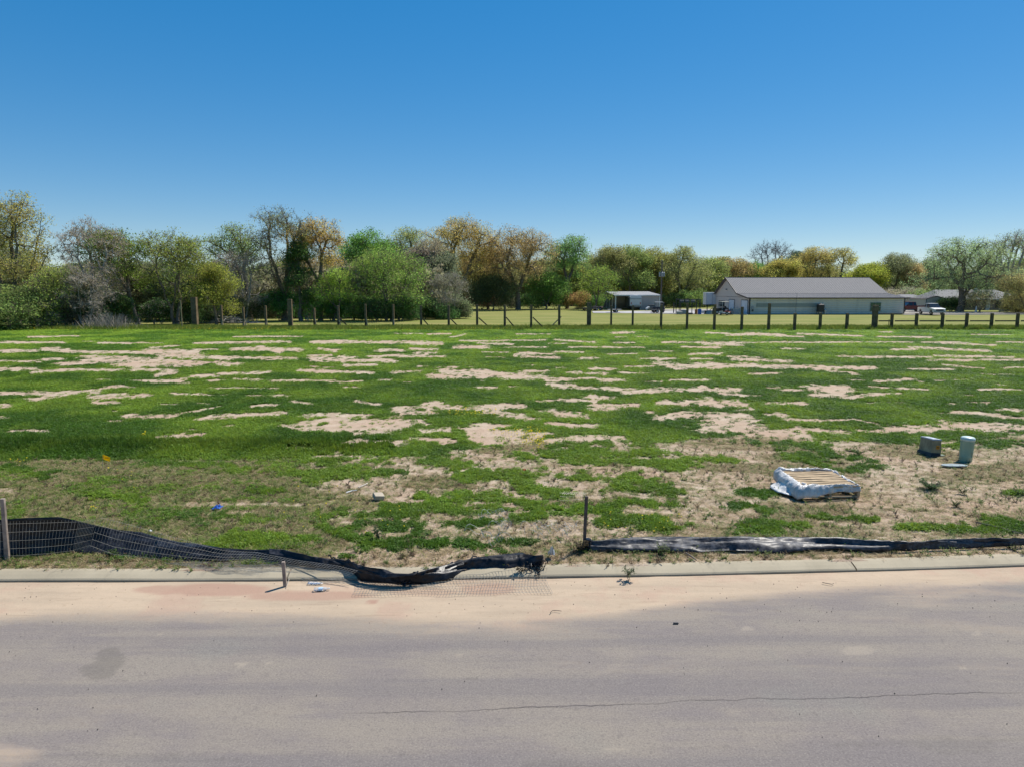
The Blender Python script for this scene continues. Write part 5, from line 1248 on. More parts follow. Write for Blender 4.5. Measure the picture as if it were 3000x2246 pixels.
st_tail = [(790,1645,790,1618,.9),(827,1653,836,1624,1),(903,1664,903,1642,1),(980,1676,980,1646,1),(1035,1689,1016,1652,1),(1057,1703,1044,1664,1),(1107,1710,1071,1677,1),(1184,1713,1129,1692,1),(1242,1711,1210,1690,1),(1310,1701,1260,1672,1),(1355,1684,1320,1656,1),(1405,1676,1387,1640,1),(1487,1680,1460,1632,1),(1540,1675,1530,1625,1),(1568,1668,1562,1640,1),(1590,1657,1592,1648,1)]
mb, _ = film('tail', st_tail, 16, '', 11, .05, .12, .022)
rel(solid(mb.build('film_tail', M_FILM, None, True)), silt)
# loose torn strands of the tail
rr = random.Random(8); mb = MB()
def strand(p0, p1, seed, rad=.012, n=14):
    a, b = G(*p0, .12), G(*p1, .12); rs = random.Random(seed); pts = []
    for i in range(n + 1):
        p = a.lerp(b, i / n); z = surf_z(p.x, p.y) + .02 + .06 * abs(math.sin(i * .7 + seed))
        pts.append((p.x + rs.uniform(-.02, .02), p.y + rs.uniform(-.02, .02), z))
    mb.tube(pts, [rad * (.6 + .8 * rs.random()) for _ in pts], 5)
for i, (a, b) in enumerate([((960,1645),(1035,1650)),((965,1634),(1000,1652)),((1180,1698),(1215,1672)),((1185,1700),(1222,1668)),((1200,1697),(1226,1680)),((1250,1680),(1400,1636)),((1300,1668),(1420,1638)),((1340,1650),(1440,1640)),((1280,1676),(1350,1648))]): strand(a, b, i, .014)
for i in range(60): 
    cx, cy = 1565 + rr.gauss(0, 14), 1652 + rr.gauss(0, 7); strand((cx, cy), (cx + rr.gauss(0, 12), cy + rr.gauss(0, 6)), 40 + i, .006, 6)
rel(mb.build('torn_strands', M_FILM), silt)
def stake_at(px, base, top, w, m, lab, lean=0, name='wooden_stake'):
    p = G(px, base, .03 if base > 1690 else .1); h = P(px, top, p.y).z - p.z
    wm = w * p.y / FPX
    o = MB().box(-wm / 2, wm / 2, -wm / 2, wm / 2, -.12, h, None, .004).build(name, m); o.location = p; o.rotation_euler = (RAD(1.5), RAD(lean), RAD(8))
    return tag(o, lab, 'stake')
stake_at(22, 1636, 1458, 11, M_GREYWOOD, 'tall grey wooden stake holding the black film at the left edge', 1.6)
stake_at(835, 1712, 1643, 10, M_GREYWOOD, 'short grey stake leaning in front of the kerb by the plastic bottles', -1.5)
stake_at(1711, 1609, 1451, 8.5, M_STAKEDARK, 'tall dark stake at the left end of the right-hand black film', 1.5)
st_r = [(1709,1612,1709,1583,.6),(1727,1615,1724,1586,.6),(1760,1617,1758,1592,.8),(1800,1617,1790,1585,.8),(1885,1617,1860,1578,.75),(1996,1618,1960,1576,.75),(2060,1618,2050,1578,.8),(2138,1617,2125,1584,.9),(2201,1618,2190,1580,.9),(2272,1622,2240,1576,.85),(2320,1619,2300,1574,.85),(2381,1615,2381,1580,.9),(2460,1614,2450,1584,1),(2507,1616,2500,1588,1),(2562,1619,2562,1592,1),(2634,1615,2634,1600,1),(2700,1611,2706,1595,.9),(2779,1608,2779,1592,.9),(2860,1605,2860,1591,.9),(3000,1601,3000,1591,.9),(3250,1594,3250,1582,.9),(3900,1570,3900,1556,.9)]
s2 = empty('silt_fence', G(1711, 1609, .1), 'collapsed black silt film lying along the verge right of the tall dark stake', 'silt fence')
mb, _ = film('film', st_r, 16, '', 23, .04, .12)
t = NT('dusty_silt_film', .5, .3)
v = t.coord('Object'); dd = t.math('MULTIPLY', t.ramp(t.noise(v, 1.6, 6, .7), .38, .65), t.ramp(t.noise(v, 15, 5, .7), .3, .7))
t.color(t.mix(t.math('MULTIPLY', dd, .7), (.012, .013, .017), (.21, .21, .225))); t.l.new(t.ramp(dd, 0, 1, .42, .8), t.b.inputs['Roughness']); t.bump(t.noise(v, 14, 4, .6, 1.0), .2, .02)
rel(solid(mb.build('film', t.m, None, True)), s2)
mb = MB()
for i in range(4): mb.lathe([(.045 + .01 * (i % 2), .02 + .05 * i), (.06, .05 + .05 * i), (.045, .07 + .05 * i)], 8, Matrix.Translation(G(1722, 1611, .1)) @ Matrix.Translation((0, 0, -.1 + .08)))
rel(mb.build('tied_end', M_FILM), s2)

# ---------------------------------------------------------------- welded wire mesh
def poly_at(pl, t):
    pl = np.array(pl, float); n = len(pl) - 1
    s = np.concatenate([[0], np.cumsum(np.hypot(np.diff(pl[:, 0]), np.diff(pl[:, 1])))]); s /= s[-1]
    return np.interp(t, s, pl[:, 0]), np.interp(t, s, pl[:, 1])
def poly_x(pl, x): pl = np.array(pl, float); return float(np.interp(x, pl[:, 0], pl[:, 1]))
mb = MB(); W = .0021
# each upright wire: foot pixel, head pixel
wires = []
Bd = [(-200,1638),(0,1633),(72,1627),(181,1620),(330,1627),(470,1638),(560,1645),(720,1642),(800,1648),(1035,1690)]
Bm = [(-200,1636),(0,1632),(60,1630),(140,1624),(205,1616),(262,1600),(330,1626),(420,1635),(520,1643),(640,1648),(720,1642),(800,1648),(850,1657),(960,1672),(1035,1690)]
x = -200.0
while x < 1030:
    by = poly_x(Bm, x)
    if x < 205: tx, ty = x + max(0, (x - 60) * .12), np.interp(x, [-200, 0, 60, 205], [1533, 1527, 1525, 1521]); stepw = 9.2
    elif x < 262: f = (x - 205) / 57; tx, ty = 222 + f * 62, 1521 - 4 * f; stepw = 4.2
    elif x < 420: f = (x - 262) / 158; tx, ty = 290 + f * 160, 1508 + 30 * f + 12 * f * f; stepw = 8.5
    elif x < 600: f = (x - 420) / 180; tx, ty = 450 + f * 190, 1550 + 55 * f; stepw = 9.0
    else: f = min(1, (x - 600) / 200); tx, ty = x + 36 - 10 * f, by - 42 + 24 * f; stepw = 8.5
    D0 = ystand(x, poly_x(Bd, x)) - .08
    a = P(x, by, D0); b = P(tx, ty, D0 + .02)
    wires.append((a, b)); x += stepw
for a, b in wires: mb.tube([a - Vector((0, 0, .01)), a.lerp(b, .5) + Vector((0, -.012, 0)), b], W, 4, False)
for f in (.04, .24, .46, .7, .93):
    for a, b in zip(wires, wires[1:]): mb.tube([a[0].lerp(a[1], f), b[0].lerp(b[1], f)], W * .8, 4, False)
o = mb.build('wire_mesh', M_WIRE, fixn=False); tag(o, 'pale welded wire mesh standing and slumping in front of the left black film', 'wire mesh')
def lay_mesh(corners, nu, nv, lab, m, jit=.012, w=.0022, lift=.012, drop=0.0, seed=1):
    """wire netting lying on kerb and road: corner pixels tl, tr, br, bl"""
    rs = random.Random(seed)
    c = [G(*p, .02) for p in corners]
    def pt(u, v_):
        p = c[0].lerp(c[1], u).lerp(c[3].lerp(c[2], u), v_)
        xx = p.x + .05 * math.sin(v_ * 5 + u * 9) * .5 + jit * (float(fbm(u * 20, v_ * 20, seed)) - .5); yy = p.y + jit * 3 * (float(fbm(u * 9 + 4, v_ * 9, seed + 1)) - .5)
        return Vector((xx, yy, surf_z(xx, yy) + lift + .02 * float(fbm(u * 6, v_ * 6, seed + 2))))
    mb = MB()
    for i in range(nu + 1):
        if rs.random() < drop: continue
        mb.tube([pt(i / nu, k / 10) for k in range(11)], w, 3, False)
    for j in range(nv + 1):
        mb.tube([pt(k / (nu), j / nv) for k in range(nu + 1)], w, 3, False)
    o = mb.build('wire_mesh', m, fixn=False); return tag(o, lab, 'wire mesh')
lay_mesh([(480,1664),(840,1660),(1020,1700),(640,1690)], 40, 4, 'thin wire netting lying flat over the kerb left of the short stake', M_WIREDARK, seed=3)
lay_mesh([(1040,1706),(1600,1676),(1612,1738),(1040,1745)], 62, 7, 'rusty wire netting lying flat on the sand below the crumpled film', M_WIREDARK, seed=5, jit=.03)
lay_mesh([(850,1668),(1180,1700),(1300,1722),(900,1706)], 36, 4, 'wire netting draped on the kerb under the dark film tail', M_WIREDARK, seed=8)
mb = MB()
for i in range(11):
    x = 1643 + i * 6.2; D = G(x, 1470, .1).y
    mb.tube([P(x - (i % 3), 1468, D), P(x + 4, 1446 + (i % 3), D), P(x + 12, 1438 + i * .6, D + .1)], .0028, 4, False)
for f in (1442, 1452, 1463): mb.tube([P(1640 + k * 12, f + 2 * math.sin(k), G(1640, 1470, .1).y) for k in range(7)], .0022, 4, False)
tag(mb.build('wire_mesh', M_WIRE, fixn=False), 'small comb-like scrap of wire mesh upright behind the tall dark stake', 'wire mesh')
mb = MB(); rs = random.Random(12)
for i in range(34):
    cx, cy = (rs.gauss(1455, 22), rs.uniform(1510, 1622)) if i < 20 else (rs.uniform(1555, 1700), rs.gauss(1558, 12))
    c = G(cx, cy, .12); R_ = rs.uniform(.06, .2); a0 = rs.uniform(0, 6.28); ar = rs.uniform(1.5, 4.5); pts = []
    for k in range(12):
        a = a0 + ar * k / 11
        pts.append((c.x + R_ * math.cos(a) * 1.2, c.y + R_ * math.sin(a) * .8, c.z + .02 + .13 * abs(math.sin(a * 1.9 + i))))
    mb.tube(pts, .0024, 4, False)
tag(mb.build('tangled_wire', simple('blue_grey_wire', (.33, .36, .36), .5, .4, .2, 5, .2), fixn=False), 'tangle of thin blue-grey wire loops in the weeds left of the tall dark stake', 'wire')

# ---------------------------------------------------------------- pallet in torn wrap
M_PAL = simple('pallet_pine', (.42, .31, .19), .8, .2, .22, 5.0, bump=.3)
PX0, PX1, PY0, PY1, PZ = 5.90, 7.04, 14.02, 15.26, .30
pal = empty('pallet', (PX0, PY0, .1), 'wooden pallet lying on the sand, slatted deck ringed by crumpled plastic wrap', 'pallet')
pal.scale = (1, 1, 1.3)
Wp, Dp = PX1 - PX0 + .05, PY1 - PY0
rs = random.Random(2)
for k in range(9):
    y0 = k * Dp / 9 + .004; y1 = (k + 1) * Dp / 9 - .045
    n = 10; vs = []
    for i in range(n + 1):
        x = Wp * i / n; w = .004 * math.sin(i * 1.7 + k * 2)
        for yy, zz in ((y0 + w, .175), (y1 + w, .175), (y1 + w, .197), (y0 + w, .197)): vs.append((x + rs.uniform(-.001, .001), yy, zz + .004 * math.sin(i * .9 + k)))
    fs = [(i * 4 + a, (i + 1) * 4 + a, (i + 1) * 4 + (a + 1) % 4, i * 4 + (a + 1) % 4) for i in range(n) for a in range(4)] + [(0, 1, 2, 3), (n * 4 + 3, n * 4 + 2, n * 4 + 1, n * 4)]
    MB().add(vs, fs).build('plank', M_PAL, pal)
for x in (0.0, Wp / 2 - .025, Wp - .05): MB().box(x, x + .05, 0.01, Dp - .01, .035, .172).build('stringer', M_PAL, pal)
for y in (0.02, Dp / 2 - .05, Dp - .12): MB().box(0, Wp, y, y + .1, .008, .033).build('bottom_board', M_PAL, pal)
t = NT('milky_plastic_wrap', .25, .5)
v = t.coord('Object')
t.color(t.mix(t.ramp(t.noise(v, 5, 5, .7), .35, .7), (.50, .49, .48), (.78, .76, .72)))
t.bump(t.noise(v, 16, 6, .7, 1.2), .7, .03)
t.b.inputs['Alpha'].default_value = .93
M_WRAP = t.m
def wrap_ring():
    n, m = 220, 12; vs = []
    per = [(0, 0), (Wp, 0), (Wp, Dp), (0, Dp)]
    L = [Wp, Dp, Wp, Dp]; T = sum(L)
    for i in range(n):
        s_ = T * i / n; k = 0
        while s_ > L[k]: s_ -= L[k]; k += 1
        a, b = Vector((*per[k], 0)), Vector((*per[(k + 1) % 4], 0)); p = a.lerp(b, s_ / L[k]); out = Vector(((p.x - Wp / 2) / (Wp / 2), (p.y - Dp / 2) / (Dp / 2), 0)); out.normalize()
        left = max(0, 1 - p.x / (Wp * .55)) * (1 - .35 * max(0, p.y / Dp)); front = 1 if k == 0 else 0
        ph = 2 * math.pi * i / n
        cx, sx = 4 * math.cos(ph), 4 * math.sin(ph)
        for j in range(m):
            w = j / (m - 1)
            f = float(fbm(cx + 10 + w * .8, sx + 10 + w * 2.4, 5, 4)) - .5; f2 = float(fbm(cx * 3.4 + 20, sx * 3.4 + w * 6, 6, 4)) - .5
            bul = .03 + .11 * left
            ang = math.pi * (w * 1.05 - .12)
            rad_ = -.05 + bul * (1 - math.cos(min(math.pi, ang + .3))) * .9 + .05 * f
            z = .205 + .05 * math.sin(ang) + .045 * left * math.sin(ang) - (w ** 1.4) * (.11 + .10 * left) + .06 * f + .05 * f2 + (.02 if k == 2 else 0)
            q = p + out * (rad_ + .06 * f2)
            z = max(.012 - 0, z)
            vs.append((q.x, q.y, z))
    F = [(i * m + j, ((i + 1) % n) * m + j, ((i + 1) % n) * m + j + 1, i * m + j + 1) for i in range(n) for j in range(m - 1)]
    o = MB().add(vs, F).build('plastic_wrap', M_WRAP, pal, True); solid(o, .004)
    # second layer spilling out at the left front
    n2, m2 = 60, 12; vs = []
    for i in range(n2):
        t_ = i / (n2 - 1); ang = math.pi * (.62 + .82 * t_)
        ex = Wp * .32 + (Wp * .32 + .36 * math.sin(math.pi * min(1, t_ * 1.05)) ** .5) * math.cos(ang) * 1.05; ey = Dp * .45 + (Dp * .50 + .20 * math.sin(math.pi * t_)) * math.sin(ang)
        ix, iy = Wp * .32 + Wp * .33 * math.cos(ang), Dp * .45 + Dp * .46 * math.sin(ang)
        for j in range(m2):
            w = j / (m2 - 1); f = float(fbm(t_ * 9, w * 4, 15, 4)) - .5
            x = ix + (ex - ix) * (w + .12 * f); y = iy + (ey - iy) * (w + .12 * f)
            z = .15 * (1 - w) ** 1.5 + .05 * abs(math.sin(w * 5 + f * 6)) * (1 - .6 * w) + .012 + .05 * max(0, f)
            vs.append((x, y, z))
    F = [(i * m2 + j, (i + 1) * m2 + j, (i + 1) * m2 + j + 1, i * m2 + j + 1) for i in range(n2 - 1) for j in range(m2 - 1)]
    solid(MB().add(vs, F).build('plastic_wrap', M_WRAP, pal, True), .004)
wrap_ring()

# ---------------------------------------------------------------- buried-service boxes
M_UB = simple('olive_grey_plastic', (.30, .25, .15), .75, .3, .3, 5, bump=.2); M_UL = simple('pale_blue_grey_lid', (.32, .36, .39), .6, .3, .2, 8)
ub = empty('utility_box', G(2730, 1334, .1), 'squat olive utility box with a pale lid and orange sticker, tilted in a black base', 'utility box', None, RAD(2))
Mt = Matrix.Rotation(RAD(3), 4, 'Y') @ Matrix.Rotation(RAD(-3), 4, 'X')
def frus(mb, b0, b1, M_):
    """frustum between two rectangles (x0, x1, y0, y1, z)"""
    vs = [(b[i], b[j], b[4]) for b in (b0, b1) for i, j in ((0, 2), (1, 2), (1, 3), (0, 3))]
    return mb.add([M_ @ Vector(v_) for v_ in vs], [(3, 2, 1, 0), (4, 5, 6, 7), (0, 1, 5, 4), (1, 2, 6, 5), (2, 3, 7, 6), (3, 0, 4, 7)])
ub.scale = (.86, .86, .9)
frus(MB(), (-.03, .265, -.02, .62, .0), (0, .25, .0, .60, .44), Mt).build('body', M_UB, ub)
frus(MB(), (-.012, .262, -.012, .612, .441), (-.008, .258, -.008, .608, .475), Mt).build('lid', M_UL, ub)
MB().box(.05, .2, .1, .3, .476, .482, Mt).box(.04, .21, .36, .52, .476, .481, Mt).build('lid_rib', simple('lid_rib_plastic', (.5, .55, .6), .6, .3, .1, 8), ub)
frus(MB(), (-.10, .24, -.09, .66, -.08), (-.045, .225, -.035, .63, .085), Mt).build('base', M_BLACK, ub)
sg = MB().box(.10, .19, -.03, -.012, .20, .30, Mt).build('warning_sticker', simple('orange_sticker', (.62, .25, .02), .5, .3, .1, 9), ub)
MB().box(.115, .127, -.034, -.0305, .222, .278, Mt).box(.158, .17, -.034, -.0305, .222, .278, Mt).box(.132, .153, -.034, -.0305, .245, .256, Mt).build('sticker_print', M_BLACK, sg)
MB().box(.23, .36, -.06, .06, -.02, .045, Mt, .01).build('foot', simple('pale_green_foot', (.30, .36, .28), .6), ub)
gp_ = G(2828, 1347, .1)
M_GC = simple('pale_green_plastic', (.33, .40, .26), .42, .4, .06, 3)
gc = empty('cable_pedestal', gp_, 'pale green cylindrical cable pedestal with a domed cap, standing upright', 'pedestal')
Mg = Matrix.Rotation(RAD(2.5), 4, 'Y')
gc.scale = (.86, .86, .86)
MB().lathe([(.165, -.05), (.17, .0), (.17, .10), (.172, .11), (.172, .12), (.168, .13), (.182, .55), (.183, .58)], 28, Mg).build('body', M_GC, gc, True)
MB().lathe([(.188, .575), (.189, .63), (.180, .665), (.15, .69), (.08, .705), (.01, .708)], 28, Mg).build('cap', simple('pale_green_cap', (.5, .6, .55), .4, .4, .05, 3), gc, True)
MB().box(.015, .13, -.181, -.168, .26, .268, Mg).box(.06, .066, -.181, -.166, .12, .24, Mg).build('latch_seam', M_UB, gc)
pp = G(2795, 1364, .115); vs = []
out_ = [(-.29, .03), (-.22, .11), (.0, .12), (.22, .06), (.30, -.03), (.24, -.10), (.02, -.085), (-.16, -.07)]
o = MB().prism(out_, 0, .025, 'z').build('fallen_cover_plate', simple('blue_grey_plate', (.20, .25, .26), .5, .4, .1, 4)); o.location = pp; o.rotation_euler = (RAD(3), RAD(-2), RAD(-3)); tag(o, 'flat blue-grey cover plate lying on the sand in front of the green pedestal', 'plate')

# ---------------------------------------------------------------- litter and small objects
tf = NT('translucent_yellow', .6, .2); tf.color((.85, .60, .02))
_t = tf.n.new('ShaderNodeBsdfTranslucent'); _t.inputs['Color'].default_value = (.9, .65, .03, 1)
_m = tf.n.new('ShaderNodeMixShader'); _m.inputs[0].default_value = .6
tf.l.new(tf.b.outputs[0], _m.inputs[1]); tf.l.new(_t.outputs[0], _m.inputs[2]); tf.l.new(_m.outputs[0], tf.n['Material Output'].inputs['Surface'])
fl = empty('marker_flag', G(300, 1372, .1), 'yellow marker flag on a thin wire in the dry turf at left', 'flag')
MB().tube([(0, 0, 0), (.02, 0, .20), (.045, 0, .30)], .004, 6).build('wire_stem', M_STEEL, fl)
fo = MB()
vs = []
for i in range(7):
    for j in range(2): vs.append((.035 - .004 + i * .029 + (.0 if j else -.012), .012 * math.sin(i * 1.1), .235 + j * .105 - i * .010 + .004 * math.sin(i * 2)))
o = fo.add(vs, [(2 * i, 2 * i + 2, 2 * i + 3, 2 * i + 1) for i in range(6)]).build('flag', tf.m, fl); solid(o, .002)
MB().box(.085, .18, -.016, -.011, .258, .266).box(.09, .105, -.017, -.011, .27, .285).box(.12, .135, -.017, -.011, .268, .284).box(.15, .165, -.017, -.011, .264, .28).build('print', simple('flag_print', (.3, .14, .01), .6), o)
def crumple(name, loc_, sx, sy, sz, m, lab, cat, seed, n=9):
    vs = []; r_ = np.random.default_rng(seed)
    for i in range(n):
        for j in range(n):
            u, w = i / (n - 1) - .5, j / (n - 1) - .5
            vs.append((u * sx + r_.normal() * .05 * sx, w * sy + r_.normal() * .05 * sy, .01 + sz * abs(r_.normal()) * .5 * (1 - abs(u) * 1.2)))
    o = MB().add(vs, [(i * n + j, (i + 1) * n + j, (i + 1) * n + j + 1, i * n + j + 1) for i in range(n - 1) for j in range(n - 1)]).build(name, m); solid(o, .002)
    o.location = loc_; return tag(o, lab, cat)
crumple('crushed_packet', G(638, 1488, .11), .15, .2, .07, M_BLUE, 'crushed blue packet lying on the bare patch at left', 'litter', 3)
crumple('plastic_scrap', G(1615, 1625, .14), .1, .12, .16, M_WHITE, 'white crumpled plastic scrap in the weeds left of the tall dark stake', 'litter', 4)
crumple('red_scrap', G(1537, 1378, .12), .07, .07, .06, simple('red_scrap', (.4, .04, .02), .5), 'tiny red scrap on the sand in the middle of the lot', 'litter', 5, 5)
crumple('white_scrap', G(440, 1556, .12), .05, .05, .03, M_WHITE, 'tiny white scrap above the wire mesh', 'litter', 6, 5)
o = MB().box(-.10, .10, -.09, .09, 0, .09, Matrix.Rotation(RAD(12), 4, 'X'), .006).build('concrete_block', simple('tan_concrete', (.40, .34, .26), .9, .2, .12, 6)); o.location = G(1108, 1458, .11); o.rotation_euler = (0, RAD(8), RAD(28)); tag(o, 'small tan concrete block half sunk beside a green clump', 'block')
def stick(pts, r_, m, lab, name='stick'):
    P_ = [G(x, y, .12 + .0) for x, y in pts]
    P_ = [Vector((p.x, p.y, surf_z(p.x, p.y) + .012 + r_)) for p in P_]
    return tag(MB().tube(P_, [r_ * (1 - .4 * i / len(P_)) for i in range(len(P_))], 6).build(name, m), lab, 'stick')
stick([(1014,1439),(1030,1434),(1046,1433)], .014, M_WHITE, 'short white plastic strip left of the concrete block')
stick([(1050,1426),(1062,1421),(1072,1417),(1078,1413)], .012, simple('bleached_stick', (.5, .46, .4), .8), 'bleached bent stick behind the white plastic strip')
stick([(2860,1528),(2900,1536),(2935,1545),(2975,1556),(2996,1563)], .018, M_BARK, 'long dark stick lying in the sand at the right edge')
stick([(2010,1618),(2028,1630),(2040,1640)], .014, M_BARK, 'dark stick poking out under the right-hand film')
stick([(2410,1688),(2425,1691),(2438,1693),(2444,1691)], .006, M_BARK, 'thin bent twig on the sand right of the kerb joint')
stick([(1612,1775),(1618,1769),(1630,1768),(1645,1770)], .005, M_BARK, 'thin curled twig on the sand at the edge of the asphalt')
stick([(1839,1658),(1843,1672),(1846,1682)], .006, M_BARK, 'thin twig leaning over the kerb right of the tall dark stake')
stick([(851,1668),(846,1680),(838,1702)], .005, M_WIRE, 'straight pale wire lying across the kerb beside the short stake')
t = NT('clear_bottle_plastic', .08, .5)
t.b.inputs['Base Color'].default_value = (.85, .9, .95, 1); t.b.inputs['Transmission Weight'].default_value = .75; t.b.inputs['IOR'].default_value = 1.3
M_BOT = t.m
def bottle(px, py, rz, lab, flat=.8, lbl=True):
    p = G(px, py, .0); p.z = surf_z(p.x, p.y) + .03 * flat
    b = empty('plastic_bottle', p, lab, 'bottle', 'plastic bottles lying at the kerb', RAD(rz))
    M_ = Matrix.Diagonal((1, 1, flat, 1)) @ Matrix.Rotation(RAD(90), 4, 'Y')
    MB().lathe([(.02, -.1), (.031, -.098), (.032, -.06), (.029, -.05), (.032, -.04), (.032, .03), (.029, .04), (.031, .05), (.026, .07), (.013, .095), (.012, .105)], 16, M_).build('body', M_BOT, b, True)
    MB().lathe([(.0145, .105), (.0145, .122), (.01, .123)], 12, M_).build('cap', M_WHITE, b)
    if lbl: MB().lathe([(.0325, -.035), (.0328, .0), (.0325, .025)], 16, M_).build('label', simple('bottle_label', (.45, .6, .72), .4), b)
bottle(941, 1731, 8, 'clear plastic bottle with pale blue label on the sand below the kerb')
bottle(922, 1712, -5, 'flattened clear bottle right against the kerb lip', .5, False)
# dark pebbles on the road and sand
rr = random.Random(77); mb = MB()
pts_ = [(155,1822),(182,1823),(668,1794),(877,1783),(1221,1797),(1278,1807),(860,1822),(1082,1825),(1407,1825),(627,1876),(217,1896),(587,2022),(230,1960),(110,2077),(2085,1789),(2728,1792),(2953,1878),(2120,1953),(2950,2121),(1848,1787),(1950,1773),(2006,1779),(1885,1786),(1396,1986),(2305,1819),(2900,1807),(2850,1781),(738,1789),(425,1972),(2010,1735)]
for i in range(170): pts_.append((rr.uniform(0, 3000), rr.uniform(1700, 2200) if rr.random() < .35 else rr.uniform(1700, 1800)))
for (x, y) in pts_:
    p = G(x, y, .0); s_ = rr.uniform(.003, .009); vs = [(p.x + s_ * math.cos(a) * rr.uniform(.7, 1.2), p.y + s_ * math.sin(a) * rr.uniform(.7, 1.2), .008) for a in (0, 1.25, 2.5, 3.8, 5)] + [(p.x, p.y, .012 + s_ * .9)]
    mb.add(vs, [(i, (i + 1) % 5, 5) for i in range(5)])
tag(mb.build('pebbles', simple('dark_pebbles', (.10, .085, .07), .9)), 'small dark clods and pebbles scattered over the road and sand', 'pebbles', None, 'stuff')
o = MB().box(-.035, .035, -.012, .012, 0, .012, None, .003).build('tar_lump', M_BLACK); o.location = G(1980, 1825, .012); tag(o, 'small black lump on the asphalt near its sandy edge', 'litter')

# ---------------------------------------------------------------- small plants
def make_tuft(kind, seed):
    r_ = np.random.default_rng(seed); V, F, lum = [], [], []
    def quad(a, b, c, d, l):
        n = len(V); V.extend([a, b, c, d]); F.append((n, n + 1, n + 2, n + 3)); lum.extend([l] * 4)
    if kind == 'clover':             # low mound of rounded leaflets
        for i in range(26):
            a = r_.uniform(0, 6.28); R_ = .065 * math.sqrt(r_.random()); x, y = R_ * math.cos(a), R_ * math.sin(a)
            z = .012 + .04 * (1 - (R_ / .075) ** 2) * r_.uniform(.5, 1.1); s_ = r_.uniform(.009, .016); n_ = np.array([r_.normal() * .5, r_.normal() * .5, 1.0]); n_ /= np.linalg.norm(n_)
            u = np.cross(n_, [1, 0, .2]); u /= np.linalg.norm(u); w = np.cross(n_, u); c = np.array([x, y, z])
            quad(c - u * s_, c + w * s_, c + u * s_, c - w * s_, r_.uniform(.2, .9))
    elif kind == 'grass':
        for i in range(16):
            a = r_.uniform(0, 6.28); R_ = .03 * r_.random(); b = np.array([R_ * math.cos(a), R_ * math.sin(a), 0]); h = r_.uniform(.04, .085); o_ = np.array([math.cos(a), math.sin(a), 0]) * r_.uniform(.01, .05)
            s_ = np.array([-math.sin(a), math.cos(a), 0]) * .0035; tp = b + o_ + [0, 0, h]
            quad(b - s_, b + s_, tp + s_ * .3, tp - s_ * .3, r_.uniform(.2, .9))
    elif kind == 'straw':
        for i in range(15):
            a = r_.uniform(0, 6.28); b = np.array([r_.normal() * .03, r_.normal() * .03, .004]); L = r_.uniform(.04, .10); d = np.array([math.cos(a), math.sin(a), r_.uniform(.0, .55)])
            s_ = np.array([-math.sin(a), math.cos(a), 0]) * .0028; tp = b + d * L
            quad(b - s_, b + s_, tp + s_ * .4, tp - s_ * .4, r_.uniform(.1, .95))
    elif kind == 'weed':
        for i in range(7):
            a = r_.uniform(0, 6.28); d = np.array([math.cos(a) * .5, math.sin(a) * .5, r_.uniform(.4, 1)]); L = r_.uniform(.05, .12)
            s_ = np.array([-math.sin(a), math.cos(a), 0]) * .002; tp = d * L; quad(-s_, s_, tp + s_, tp - s_, .3)
            for k in range(5):
                c = d * L * (k + 1) / 5 + r_.normal(size=3) * .006; q = r_.normal(size=3); q /= np.linalg.norm(q); w = np.cross(q, [0, 0, 1.0]); e = r_.uniform(.006, .012)
                quad(c - q * e * 1.5, c + w * e, c + q * e * 1.5, c - w * e, r_.uniform(.2, 1))
    elif kind == 'flower':
        quad(np.array([-.002, 0, 0.]), np.array([.002, 0, 0.]), np.array([.004, 0, .12]), np.array([0, 0, .12]), .1)
        for k in range(3):
            c = np.array([0, 0, .125]); a = k * 1.05; u = np.array([math.cos(a), math.sin(a), .35]) * .016; w = np.array([-math.sin(a), math.cos(a), .2]) * .016
            quad(c - u, c - w, c + u, c + w, .8)
    V = np.array(V); F = np.array(F)
    o = np_mesh('plant_%s' % kind, V, F, M_TUFT, {'lum': lum}); COL.objects.unlink(o); return o
